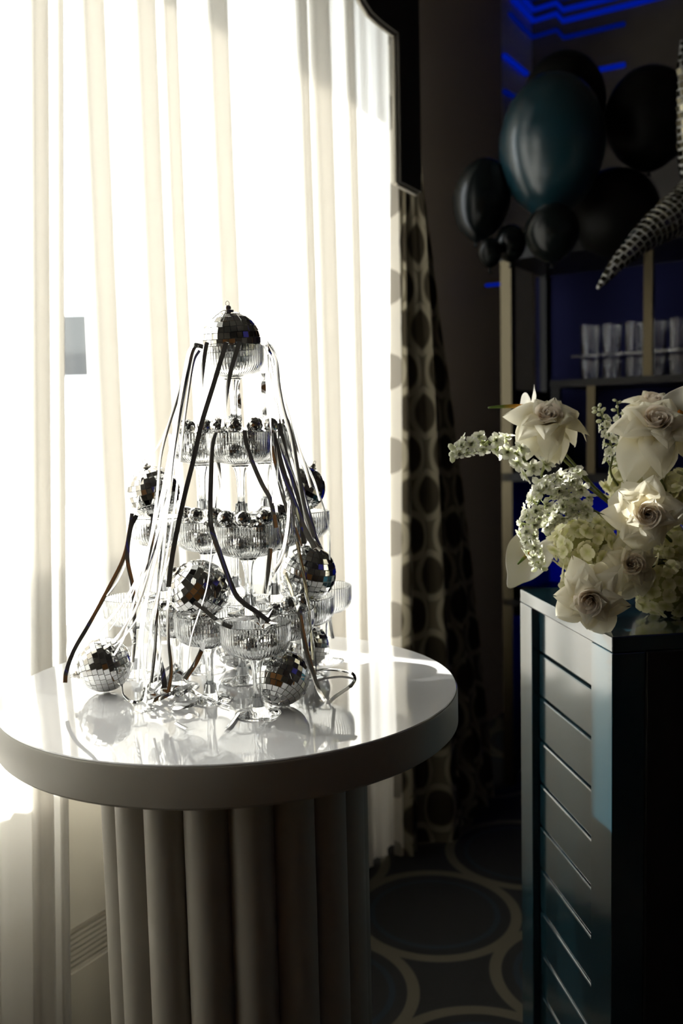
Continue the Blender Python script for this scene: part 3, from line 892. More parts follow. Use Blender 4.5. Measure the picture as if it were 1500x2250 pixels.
S([(521, 800, 1.43), (522, 845, 1.43), (525, 885, 1.43), (527, 925, 1.43)], 'crinkled streamer hanging behind the stem of the top coupe', tw=(.1, .4), wob=.5, width=.0065)
S([(652, 1190, 1.262), (666, 1258, 1.262), (676, 1321, 1.262), (683, 1388, 1.275), (687, 1450, 1.30)], 'pale gold streamer hanging over the right ball', tw=(.2, .9), width=.0046, mat=M_gfoil)
S([(628, 1258, 1.26), (635, 1282, 1.25), (643, 1310, 1.24), (652, 1336, 1.235)], 'short pale gold streamer left of the right ball', tw=(.3, .8), width=.0042, mat=M_gfoil)
S([(643, 1310, 1.22), (655, 1332, 1.195), (662, 1370, 1.185), (673, 1428, 1.18), (688, 1480, 1.175), (699, 1514, 1.17), (712, 1537, 1.162), (722, 1542, 1.16), (740, 1528, 1.178), (768, 1508, 1.20), (779, 1493, 1.215), (772, 1479, 1.23), (745, 1473, 1.24), (712, 1471, 1.24), (690, 1474, 1.235)], 'dark streamer beside the front table ball, looping on the table at its right', tw=(.2, 1.15), width=.0064)
S([(690, 1497, 1.225), (720, 1490, 1.228), (752, 1487, 1.226), (778, 1494, 1.216), (770, 1512, 1.20)], 'grey streamer loop lying on the table right of the front ball', tw=(1.1, 1.1), width=.0058)
S([(724, 1352, 1.40), (727, 1380, 1.40), (731, 1403, 1.40)], 'short streamer behind the right ball above the back table edge', tw=(.4, .4), width=.0055)
# left side
S([(445, 757, 1.345), (431, 756, 1.345), (418, 764, 1.345), (410, 785, 1.345), (398, 851, 1.35), (378, 914, 1.355), (352, 970, 1.36), (326, 1008, 1.36), (312, 1026, 1.36)], 'streamer arching left over the top coupe rim down to the upper left ball cap', tw=(1.2, .9), width=.0055)
S([(444, 760, 1.33), (425, 758, 1.33), (412, 784, 1.33), (402, 840, 1.325), (390, 930, 1.315), (372, 1040, 1.30), (359, 1130, 1.28), (345, 1220, 1.265), (328, 1290, 1.255), (312, 1360, 1.25), (306, 1440, 1.25), (303, 1500, 1.245)], 'long pale streamer down the left side of the tower to the table', tw=(.8, .9), width=.0062)
S([(446, 762, 1.325), (428, 762, 1.322), (416, 800, 1.32), (398, 900, 1.31), (381, 1010, 1.295), (370, 1100, 1.28), (352, 1190, 1.26), (330, 1278, 1.25), (318, 1350, 1.245), (312, 1430, 1.24), (318, 1505, 1.235)], 'pale streamer just right of the long one on the left side', tw=(.5, 1.0), width=.0066)
S([(415, 800, 1.335), (392, 905, 1.33), (366, 1030, 1.315), (352, 1140, 1.29), (330, 1240, 1.27), (302, 1330, 1.26), (262, 1395, 1.27), (228, 1425, 1.30)], 'white streamer sweeping left over the ball lying on the table', tw=(.9, .5), width=.0055)
S([(400, 860, 1.34), (376, 980, 1.335), (352, 1100, 1.32), (322, 1220, 1.30), (280, 1310, 1.29), (232, 1370, 1.30), (196, 1410, 1.315)], 'white streamer fanning out to the left edge of the ball on the table', tw=(1.0, .6), width=.005)
S([(290, 1128, 1.36), (287, 1150, 1.355), (273, 1222, 1.345), (239, 1292, 1.335), (197, 1369, 1.325), (162, 1430, 1.30), (146, 1475, 1.285), (143, 1500, 1.28)], 'long dark streamer sweeping down left to the table edge beyond the lying ball', tw=(.25, .15), width=.0060)
S([(338, 1130, 1.35), (335, 1150, 1.345), (330, 1225, 1.335), (318, 1250, 1.33), (304, 1268, 1.33)], 'short dark streamer below the upper left ball', tw=(.2, .7), width=.0070)
S([(300, 1132, 1.35), (286, 1165, 1.34), (280, 1228, 1.325), (292, 1292, 1.315), (295, 1369, 1.30), (294, 1421, 1.285), (290, 1455, 1.28)], 'dark streamer hanging straight down to the right of the lying ball', tw=(.1, .6), width=.0062)
S([(372, 1225, 1.27), (342, 1320, 1.275), (330, 1390, 1.27), (340, 1424, 1.255), (350, 1448, 1.245), (358, 1480, 1.235), (362, 1512, 1.225)], 'dark streamer curving down to the table left of the stems', tw=(1.3, .1), width=.0070)
S([(448, 1412, 1.19), (442, 1430, 1.195), (430, 1456, 1.195), (418, 1475, 1.195), (406, 1492, 1.195)], 'dark streamer between the stems left of the front coupe', tw=(.2, .3), width=.0066)
S([(310, 1040, 1.37), (300, 1120, 1.36), (284, 1210, 1.34), (262, 1270, 1.335), (235, 1310, 1.33)], 'thin streamer outside the upper left ball', tw=(1.1, .6), width=.0035)
S([(412, 800, 1.335), (392, 870, 1.335), (366, 950, 1.335), (352, 1010, 1.335), (344, 1100, 1.33), (325, 1215, 1.30), (292, 1330, 1.285), (272, 1400, 1.29), (250, 1440, 1.285)], 'pale streamer crossing the right of the upper left ball toward the lying ball', tw=(.4, 1.0), width=.005)
S([(470, 965, 1.30), (482, 1040, 1.30), (478, 1090, 1.30), (470, 1130, 1.29)], 'dark twisted streamer behind the left of the third-tier front coupe', tw=(.2, 1.4), width=.006)
EX = [  # more strands: picture points with distance, width, twist, label
 ([(440, 760, 1.33), (424, 760, 1.33), (408, 800, 1.325), (390, 900, 1.315), (368, 1010, 1.30), (350, 1110, 1.285), (322, 1215, 1.27), (284, 1320, 1.265), (240, 1385, 1.285)], .0048, (.7, 1.3), 'white streamer third from the outside on the left, ending over the lying ball'),
 ([(436, 762, 1.32), (420, 766, 1.32), (404, 830, 1.315), (388, 930, 1.305), (374, 1040, 1.29), (366, 1130, 1.27), (358, 1230, 1.25), (346, 1330, 1.24), (340, 1430, 1.235), (332, 1500, 1.23)], .0050, (1.0, .5), 'white streamer falling to the foil heap in front of the left stems'),
 ([(438, 770, 1.315), (424, 800, 1.312), (408, 900, 1.30), (396, 1000, 1.29), (384, 1110, 1.27), (368, 1210, 1.25), (352, 1290, 1.235), (330, 1380, 1.235), (322, 1470, 1.23)], .0042, (.4, 1.2), 'thin silver streamer just left of the long dark one'),
 ([(402, 880, 1.33), (380, 980, 1.33), (362, 1080, 1.315), (348, 1170, 1.30), (336, 1270, 1.285), (300, 1360, 1.28), (262, 1410, 1.285), (250, 1420, 1.285)], .0040, (1.3, .8), 'thin white streamer between the upper left ball and the lying ball'),
 ([(360, 1180, 1.28), (350, 1260, 1.265), (346, 1340, 1.25), (352, 1420, 1.24), (346, 1500, 1.23)], .0046, (.2, 1.1), 'silver streamer hanging left of the large left ball'),
 ([(375, 1290, 1.225), (368, 1340, 1.22), (370, 1410, 1.22), (376, 1470, 1.215), (370, 1520, 1.21)], .0050, (.9, .2), 'silver streamer hanging below the large left ball'),
 ([(584, 756, 1.318), (598, 762, 1.318), (612, 800, 1.315), (624, 880, 1.305), (640, 955, 1.295), (662, 1020, 1.29), (684, 1062, 1.29), (706, 1100, 1.30), (722, 1160, 1.31), (724, 1230, 1.33)], .0034, (1.1, .8), 'thin white streamer outermost on the right of the tower'),
 ([(580, 758, 1.31), (592, 790, 1.305), (606, 870, 1.295), (622, 950, 1.285), (634, 1010, 1.275), (640, 1080, 1.265), (646, 1150, 1.255), (662, 1200, 1.25)], .0050, (.9, .3), 'silver streamer at the inner side of the right bundle'),
 ([(590, 800, 1.32), (602, 870, 1.315), (620, 950, 1.305), (648, 1040, 1.295), (676, 1110, 1.29), (694, 1170, 1.29), (708, 1206, 1.30)], .0060, (.5, 1.4), 'streamer crossing the right bundle toward the cap of the right ball'),
 ([(616, 960, 1.28), (610, 1030, 1.27), (606, 1100, 1.25), (612, 1150, 1.24), (622, 1200, 1.24)], .0045, (1.2, .4), 'silver streamer hanging at the right of the second-tier front coupe'),
 ([(668, 1300, 1.19), (680, 1350, 1.185), (690, 1420, 1.185), (694, 1470, 1.19), (688, 1530, 1.185)], .0034, (1.2, 1.2), 'thin silver streamer beside the front table ball'),
 ([(470, 1150, 1.20), (462, 1230, 1.195), (452, 1300, 1.19), (420, 1400, 1.185), (412, 1470, 1.185)], .0030, (1.2, .9), 'thin white streamer in front of the large left ball'),
]
for pts_, w_, tw_, lab_ in EX: S(pts_, lab_, width=w_, tw=tw_)
# on the table
GT = 'foil strips lying on the table'
def T(lst, label, tw=(1.25, 1.25), width=.0056, zo=.0015, wob=0.0, mat=None):
    pts = []
    for q in lst:
        x, y = q[0], q[1]; h = q[2] if len(q) > 2 else 0
        pts.append(at_z(x, y, TZ + zo + width * .5 * .35 + h))
    o = ribbon_mesh(pts, width, tw[0], tw[1], (0, 0, 1), 7, wob).build('foil_strip', mat or M_foil, angle=50)
    return tag(o, label, 'streamer', GT)
T([(408, 1510), (446, 1532), (480, 1546), (502, 1553)], 'dark foil strip lying on the table left of the front coupe foot', (.35, .35), .0062)
T([(524, 1566), (514, 1580), (505, 1592), (497, 1600)], 'short dark foil strip at the left of the front coupe foot', (.3, .3), .0064)
T([(386, 1588), (397, 1594), (410, 1601)], 'tiny foil strip in front of the foil curl on the table', (.3, .3), .0055)
T([(296, 1561), (312, 1563), (330, 1560), (341, 1556)], 'foil strip at the left of the foil curl', (.5, .2), .0064)
T([(268, 1504, .01), (272, 1528), (290, 1542), (310, 1538), (318, 1510, .012)], 'thin foil loop beside the lying ball', (1.1, 1.1), .0042)
def curl(cx, cy, rx, seed, label, turns=1.6, width=.0052, h=.010):
    rn = random.Random(seed)
    c = at_z(cx, cy, TZ)
    pts = []
    n = int(turns * 9)
    ph = rn.uniform(0, 6); tilt = rn.uniform(-.5, .5)
    for k in range(n + 1):
        a = ph + 2 * PI * turns * k / n
        rr = rx * (1 - .25 * k / n) * rn.uniform(.9, 1.1)
        pts.append(c + Vector((rr * math.cos(a), rr * .8 * math.sin(a), .004 + h * (.5 + .5 * math.sin(a * 1.3 + tilt)) + .002)))
    o = ribbon_mesh(pts, width, rn.uniform(.6, 1.2), rn.uniform(1.0, 2.0), (0, 0, 1), 5, .3).build('foil_curl', M_foil, angle=50)
    return tag(o, label, 'streamer', 'curled foil ribbons heaped on the table')
for k, (cx, cy, rx, h) in enumerate(((372, 1545, .022, .016), (352, 1528, .018, .022), (395, 1535, .020, .014), (370, 1515, .022, .026), (410, 1560, .022, .006), (345, 1548, .016, .010), (392, 1512, .018, .022))):
    curl(cx, cy, rx, 40 + k, 'curled foil ribbon at the %s of the heap on the table' % ['centre', 'upper left', 'right', 'top', 'lower right', 'left', 'upper right'][k], 1.5, .0050, h)
# foil star and shreds in the frontmost coupe
st = empty('foil_star', coupes[(1, 0, 0)] + Vector((.012, .004, .122)), 'crumpled silver foil star sticking out of the frontmost coupe', 'decoration')
for k in range(7):
    a = k * 2 * PI / 7
    d = Vector((math.cos(a), .5 * math.sin(a), .6 + .5 * math.sin(a * 2))).normalized() * .024
    e = d.cross(Vector((0, -1, .3))).normalized() * .0075
    MB().add([-e * .8, d, e * .8, Vector((0, -.0015, .0015)), d * .5 + Vector((0, -.003, 0))], [(0, 3, 4), (3, 2, 4), (0, 4, 1), (4, 2, 1)]).build('point', M_foil, st, smooth=False)

# ------------------------------------------------------------------ bar counter
BZ = 1.03
c_near = at_z(1345, 1399, BZ); c_far = at_z(1142, 1294, BZ)
bar = empty('bar_counter', (c_near.x, c_near.y, 0), 'teal lacquered bar counter with grooved side panel, carrying the white flowers', 'bar counter')
du = (c_far - c_near); BL = du.length; du.normalize()      # along the side, away
dn = Vector((du.y, -du.x, 0))                              # to the right, along the front
if dn.x < 0: dn = -dn
def PB(a, z, b): return du * a + dn * b + Vector((0, 0, z))  # a: away, b: to the right
BWD = 1.30
def bb(name, a0, a1, z0, z1, b0, b1, mat, bv=.0015):
    mb = MB(); mb.prism([(a0, z0), (a1, z0), (a1, z1), (a0, z1)], b0, b1, PB)
    o = mb.build(name, mat, bar, smooth=False)
    if bv: bevel(o, bv)
    return o
px_post = 0.030
REC = 0.013
bb('countertop', 0, BL, BZ - .024, BZ, 0.0, BWD, M_teal, .002)
bb('corner_post', 0, .075, 0, BZ - .0245, 0.0, .05, M_teal)
bb('corner_post', BL - .062, BL, 0, BZ - .0245, 0.0, .05, M_teal)
bb('body', .02, BL - .02, 0.02, BZ - .025, REC + .012, BWD - .01, M_black, 0)
bb('front_panel', -.004, .019, 0, BZ - .0245, .0505, BWD, M_black)
nz_ = 12
ph = (BZ - .025) / nz_
zt = [at_z(1, 1, 1)]
# plank joints follow the grooves of the photo: 8 cm boards
top_z = BZ - .0246
gz = 0.0800
z = top_z
k = 0
while z > 0.01:
    z2 = max(0.0, z - gz)
    o = bb('plank', .0755, BL - .0625, z2 + .0022, z - .0022 if k else z, REC, REC + .011, M_teal, .003)
    z = z2; k += 1

# ------------------------------------------------------------------ flowers
def petal(length, width, cup=.3, curl=.5, tip=.25, nx=6, ny=8, wave=.0, base=.25, seed=0, edge=0.0):
    """petal growing along +Y from the origin, hollow side +Z; returns MB with 'along' values"""
    rn = random.Random(seed); ph = rn.uniform(0, 6)
    vs, fs, al = [], [], []
    for j in range(ny + 1):
        v = j / ny
        # width profile
        w = width * .5 * (base + (1 - base) * math.sin(min(1, v * 1.35) * PI / 2)) * (1.0 if v < .62 else math.sqrt(max(0.0, 1 - ((v - .62) / .385) ** 2)))
        if v > .97: w = max(w, width * .03)
        ang = cup * (1 - v) * 1.0 - curl * v * v
        for i in range(nx + 1):
            u = i / nx * 2 - 1
            x = w * u
            y = length * v
            zz = length * (cup * (u * u) * .35 * (1 - .3 * v)) - length * curl * .45 * v ** 2.2
            y2 = y - length * curl * .25 * v ** 3
            if v > .55: y2 += tip * length * (v - .55) * (1 - abs(u)) * .8
            zz += wave * length * math.sin(u * 4 + ph + v * 3) * v - edge * length * (abs(u) ** 3) * v
            vs.append((x, y2, zz)); al.append(v)
    for j in range(ny):
        for i in range(nx):
            a = j * (nx + 1) + i
            fs.append((a, a + 1, a + nx + 2, a + nx + 1))
    mb = MB(); mb.add(vs, fs); mb.al = al
    return mb
def petal_mesh(mb, name):
    me = bpy.data.meshes.new(name); me.from_pydata(mb.v, [], mb.f)
    me.polygons.foreach_set('use_smooth', [True] * len(me.polygons))
    at_ = me.attributes.new('along', 'FLOAT', 'POINT')
    at_.data.foreach_set('value', mb.al)
    me.update(); return me
def join_petals(items, name):
    """items: (MB, Matrix)"""
    out = MB(); out.al = []
    for mb, mt in items:
        out.add([mt @ Vector(v) for v in mb.v], mb.f); out.al += mb.al
    return petal_mesh(out, name)
def stem_tube(name, pts, r, parent, mat=None):
    pts = [Vector(p) for p in pts]
    o = MB().tube(spline(pts, 6), r, 8).build(name, mat or M_green, parent)
    o.matrix_parent_inverse = parent.matrix_world.inverted() if False else Matrix()
    return o

def rose_petal(length, width, curl, roll, seed, nx=8, ny=9):
    """outer petal: broad, bent back, both sides rolled under so that the tip turns into a point"""
    rn = random.Random(seed); p1, p2 = rn.uniform(0, 6), rn.uniform(0, 6)
    vs, fs, al = [], [], []
    skew = rn.uniform(-.12, .12)
    for j in range(ny + 1):
        v = j / ny
        w = width * .5 * (.36 + .64 * math.sin(min(1, v / .52) * PI / 2))
        if v > .52: w *= max(.04, 1 - ((v - .52) / .49) ** (1.65 + .6 * (1 - roll)))
        bend = curl * v ** 2.0
        for i in range(nx + 1):
            u = i / nx * 2 - 1
            x = w * u * (1 - .12 * roll * abs(u)) + skew * length * v * v
            y = length * (v - .22 * curl * v ** 3)
            z = length * (.30 * (1 - v) * u * u + .10 * math.sin(v * PI)) - length * .50 * bend * v
            z -= roll * length * .34 * max(0.0, abs(u) - .45) ** 1.5 * v * 2.2
            z += length * .045 * math.sin(3.1 * u + p1 + 2.5 * v) * v + length * .016 * math.sin(6 * u + p2) * v
            vs.append((x, y, z)); al.append(v)
    for j in range(ny):
        for i in range(nx):
            a = j * (nx + 1) + i
            fs.append((a, a + 1, a + nx + 2, a + nx + 1))
    mb = MB(); mb.add(vs, fs); mb.al = al
    return mb
def heart_petal(rho, h, half, flare, seed, nx=8, ny=6):
    """inner petal wrapped round the flower's axis at radius rho (axis = Z, petal centred on +Y)"""
    rn = random.Random(seed); p1 = rn.uniform(0, 6)
    vs, fs, al = [], [], []
    for j in range(ny + 1):
        v = j / ny
        r_ = rho * (.45 + .55 * min(1, v * 1.6)) + flare * v ** 3
        for i in range(nx + 1):
            u = i / nx * 2 - 1
            a = u * half * (1 - .10 * v)
            hh = h * v * (1 - .16 * u * u) + .0012 * math.sin(4 * u + p1) * v
            rr = r_ * (1 + .16 * u) - .0006 * v * math.cos(3 * u)
            vs.append((rr * math.sin(a), rr * math.cos(a), hh)); al.append(v)
    for j in range(ny):
        for i in range(nx):
            a = j * (nx + 1) + i
            fs.append((a, a + 1, a + nx + 2, a + nx + 1))
    mb = MB(); mb.add(vs, fs); mb.al = al
    return mb
outer_m = [petal_mesh(rose_petal(.049, .047, .85 + .14 * k, 1.0, k), 'petal') for k in range(5)]
mid_m = [petal_mesh(rose_petal(.038, .040, .40 + .18 * k, .85, 10 + k), 'petal') for k in range(4)]
heart_m = [petal_mesh(heart_petal(.0020 + .0019 * k, .0235 - .0002 * k, 1.3, .0010 + .0010 * k, 20 + k), 'petal') for k in range(6)]
for m_ in outer_m + mid_m: m_.materials.append(M_rose)
for m_ in heart_m: m_.materials.append(M_rosein)
def rose(loc, facing, size, label, stem_to, seed, openness=1.0):
    rn = random.Random(seed)
    r = empty('rose', loc, label, 'flower', 'white roses in the arrangement')
    q = Vector(facing).normalized().to_track_quat('Z', 'Y')
    r.rotation_mode = 'QUATERNION'; r.rotation_quaternion = q
    off = rn.uniform(0, 6)
    for ring in range(6):
        for k in range(3):
            o = obj('petal', heart_m[ring], None, r)
            o.matrix_local = Matrix.Rotation(off + 2 * PI * k / 3 + ring * .95 + rn.uniform(-.2, .2), 4, 'Z') @ Matrix.Rotation(rn.uniform(-.06, .06), 4, 'X') @ Matrix.Translation((0, 0, -.006 * size)) @ Matrix.Scale(size, 4)
    layers = [(5, 17, -.006, .0080, .74, mid_m), (5, 33, -.008, .0095, .86, mid_m), (5, 55, -.010, .0100, 1.0, mid_m),
              (4, 72, -.012, .0095, 1.0, outer_m), (5, 95, -.014, .0085, 1.08, outer_m), (4, 118, -.016, .007, 1.08, outer_m)]
    for n, op, z, rad, s_, ms_ in layers:
        off = rn.uniform(0, 6)
        for k in range(n):
            o = obj('petal', ms_[rn.randrange(len(ms_))], None, r)
            op2 = op * (openness if op > 50 else 1) + rn.uniform(-16, 16)
            o.matrix_local = Matrix.Rotation(off + 2 * PI * k / n + rn.uniform(-.28, .28), 4, 'Z') @ Matrix.Translation((0, rad * size, z * size)) @ Matrix.Rotation(math.radians(90 - op2), 4, 'X') @ Matrix.Rotation(rn.uniform(-.25, .25), 4, 'Y') @ Matrix.Scale(s_ * size * rn.uniform(.82, 1.10), 4)
    MB().lathe([(0, -.022), (.004, -.021), (.0075, -.014), (.0085, -.008), (.004, -.004), (0, -.003)], 12).build('calyx', M_green, r).scale = (size,) * 3
    inv = Matrix.LocRotScale(Vector(loc), q, None).inverted()
    e = inv @ Vector(stem_to)
    MB().tube(spline([(0, 0, -.018 * size), (0, 0, -.045 * size), (e * .5) + Vector((0, 0, -.02)), e], 6), .0026, 8).build('stem', M_green, r)
    return r
VX, VY = 0.545, 1.45
VASE = Vector((VX, VY, BZ))
vt = VASE + Vector((0, 0, .085))
def vs_(dx=0, dy=0, dz=0): return vt + Vector((dx, dy, dz))
va = empty('flower_bowl', VASE, 'dark low bowl on the bar counter, hidden under the flowers', 'vase')
MB().lathe([(0, .0005), (.055, .0005), (.075, .03), (.08, .07), (.078, .09), (.074, .09), (.075, .07), (.07, .034), (.05, .008), (0, .008)], 36).build('bowl', M_vase, va)
MB().lathe([(0, .02), (.055, .02), (.066, .04), (.068, .085), (.04, .098), (0, .1)], 24).build('floral_foam', M_green, va)

rose(at(1202, 922, 1.40), (-.12, -.70, .68), 1.12, 'white rose highest at the left of the arrangement, on two long bare stems', vs_(-.03, 0), 1, .95)
rose(at(1440, 935, 1.36), (-.10, -.72, .66), 1.30, 'large open white rose at the upper right of the arrangement', vs_(.0, -.02), 2)
rose(at(1432, 892, 1.44), (-.1, -.45, .90), 1.0, 'white rose peeking out above the large upper right rose', vs_(.02, 0), 3, .9)
rose(at(1422, 1130, 1.29), (-.22, -.95, .10), 1.12, 'white rose with a blush heart at the right middle of the arrangement', vs_(0, -.03), 4, 1.05)
rose(at(1296, 1316, 1.27), (-.35, -.90, -.12), 1.08, 'white rose drooping lowest over the corner of the bar counter', vs_(-.04, -.04), 5, 1.05)
rose(at(1385, 1240, 1.34), (-.1, -.9, .2), 1.0, 'shaded white rose between the two lower right roses', vs_(0, -.04), 6, 1.1)

# hydrangea heads
hp = petal(.010, .011, cup=.15, curl=.25, tip=.05, nx=3, ny=4, wave=.06, base=.35)
fl_items = [(hp, Matrix.Rotation(k * PI / 2, 4, 'Z') @ Matrix.Rotation(.25, 4, 'X')) for k in range(4)]
me_fl = join_petals(fl_items, 'floret'); me_fl.materials.append(M_hyd)
def hydrangea(c, R, label, stem_to, seed, n=95, squash=.85):
    rn = random.Random(seed)
    r = empty('hydrangea', c, label, 'flower', 'hydrangea heads in the arrangement')
    ga = PI * (3 - math.sqrt(5))
    for k in range(n):
        y = 1 - 2 * (k + .5) / n
        rr = math.sqrt(1 - y * y)
        d = Vector((math.cos(ga * k) * rr, math.sin(ga * k) * rr, y))
        d = (d + Vector((rn.gauss(0, .08), rn.gauss(0, .08), rn.gauss(0, .08)))).normalized()
        o = obj('floret', me_fl, None, r)
        q = d.to_track_quat('Z', 'Y').to_matrix().to_4x4() @ Matrix.Rotation(rn.uniform(0, 6), 4, 'Z') @ Matrix.Rotation(rn.gauss(0, .45), 4, 'X') @ Matrix.Scale(rn.uniform(1.0, 1.5), 4)
        q.translation = Vector((d.x, d.y, d.z * squash)) * R * rn.uniform(.80, 1.10)
        o.matrix_local = q
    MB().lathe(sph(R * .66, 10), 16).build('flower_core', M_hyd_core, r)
    e = Vector(stem_to) - Vector(c)
    MB().tube([Vector((0, 0, -R * .4)), e * .6 + Vector((0, 0, -.01)), e], .003, 8).build('stem', M_green, r)
    return r
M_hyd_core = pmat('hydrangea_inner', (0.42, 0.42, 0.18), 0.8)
hydrangea(at(1288, 1195, 1.41), .053, 'yellowish white hydrangea head at the left middle of the arrangement', vs_(-.03, 0), 1, 110)
hydrangea(at(1395, 1062, 1.46), .046, 'cream hydrangea head below the upper right rose', vs_(.0, 0), 2, 95)
hydrangea(at(1470, 1285, 1.40), .058, 'hydrangea head in the shade at the lower right edge', vs_(.0, -.01), 3, 110)
hydrangea(at(1490, 1090, 1.44), .045, 'cream hydrangea head at the right edge behind the blush rose', vs_(.02, 0), 4, 90)
hydrangea(at(1285, 1275, 1.39), .034, 'small hydrangea head just above the drooping rose', vs_(-.04, -.02), 5, 60)

hydrangea(at(1482, 1195, 1.41), .040, 'hydrangea head in the shade right of the blush rose', vs_(.02, 0), 6, 70)
# delphinium spikes
dp = petal(.0120, .0082, cup=.5, curl=.45, tip=.12, nx=4, ny=5, wave=.11, base=.28)
spur = MB().tube([(0, 0, 0), (0, .002, -.006), (0, .006, -.011)], [.0022, .0015, .0006], 6); spur.al = [.2] * len(spur.v)
items = [(dp, Matrix.Rotation(k * 2 * PI / 5, 4, 'Z') @ Matrix.Rotation(.25 + .35 * (k % 2), 4, 'X')) for k in range(5)] + [(dp, Matrix.Rotation(k * 2 * PI / 3 + .5, 4, 'Z') @ Matrix.Rotation(1.05, 4, 'X') @ Matrix.Scale(.62, 4)) for k in range(4)] + [(spur, Matrix())]
me_df = join_petals(items, 'floret'); me_df.materials.append(M_del)
bud = MB().lathe([(0, -.004), (.002, -.003), (.0034, 0), (.0028, .004), (0, .0065)], 8); bud.al = [.45] * len(bud.v)
me_bud = petal_mesh(bud, 'bud'); me_bud.materials.append(M_del)
def spike(pts, label, n, seed, sz=(1.15, .55), buds=4, spread=.012):
    rn = random.Random(seed)
    P = spline(pts, 12)
    r = empty('delphinium', P[0], label, 'flower', 'delphinium spikes in the arrangement')
    b = P[0].copy()
    MB().tube([p - b for p in P], [.0024 - .0014 * k / (len(P) - 1) for k in range(len(P))], 7).build('stem', M_green, r)
    m = len(P) - 1
    st_ = int(m * .30)
    for k in range(n + buds):
        u = k / (n + buds - 1)
        i = st_ + (m - st_) * u
        i0 = min(m - 1, int(i)); p = P[i0].lerp(P[i0 + 1], i - i0)
        t = (P[i0 + 1] - P[i0]).normalized()
        a = k * 2.4 + rn.uniform(-.3, .3)
        o1 = t.orthogonal().normalized(); o2 = t.cross(o1)
        d = (o1 * math.cos(a) + o2 * math.sin(a)) + Vector((-.15, -.45, .0))
        d = (d - t * d.dot(t) * .6 + t * .25).normalized()
        isb = k >= n
        L_ = spread * (1 - .55 * u) * rn.uniform(.8, 1.2)
        o = obj('bud' if isb else 'floret', me_bud if isb else me_df, None, r)
        s = sz[0] + (sz[1] - sz[0]) * u
        q = d.to_track_quat('Z', 'Y').to_matrix().to_4x4() @ Matrix.Rotation(rn.uniform(0, 6), 4, 'Z') @ Matrix.Scale(s * (1.0 if not isb else 1.4), 4)
        q.translation = p - b + d * L_
        o.matrix_local = q
        iq = q.inverted()
        MB().tube([iq @ (p - b), iq @ (p - b + d * L_ * .6 + t * .001), iq @ (p - b + d * L_)], .0006 / s, 5).build('pedicel', M_green, o)
    return r
spike([vs_(-.05, 0, .02), at(1250, 1105, 1.43), at(1200, 1052, 1.41), at(1150, 1010, 1.39), at(1105, 978, 1.38), at(1050, 972, 1.37), at(1015, 985, 1.365), at(990, 998, 1.36)], 'white delphinium spike reaching far left past the brass post', 22, 1, (1.55, .95), 3, .015)
spike([vs_(-.04, -.02, .02), at(1330, 1100, 1.38), at(1285, 1068, 1.36), at(1240, 1062, 1.35), at(1200, 1080, 1.345), at(1172, 1125, 1.345), at(1160, 1165, 1.345), at(1175, 1215, 1.35), at(1186, 1250, 1.35)], 'white delphinium spike arching down over the waxy anthurium', 38, 2, (1.45, .8), 4, .016)
spike([vs_(-.04, 0, .02), at(1320, 1130, 1.39), at(1275, 1110, 1.375), at(1240, 1118, 1.37), at(1212, 1140, 1.37), at(1196, 1160, 1.37)], 'short white delphinium spike in front of the yellowish hydrangea', 24, 3, (1.3, 1.0), 2, .014)
spike([vs_(-.01, 0, .02), at(1352, 1060, 1.44), at(1345, 1000, 1.44), at(1336, 950, 1.44), at(1322, 915, 1.44), at(1312, 895, 1.44)], 'upright delphinium sprig with green buds left of the upper right rose', 14, 4, (.9, .6), 9, .012)
spike([vs_(-.01, .02, .02), at(1368, 1040, 1.47), at(1362, 985, 1.47), at(1358, 920, 1.47), at(1355, 880, 1.47)], 'thin delphinium sprig close behind the upper right rose', 10, 5, (.9, .5), 5, .010)

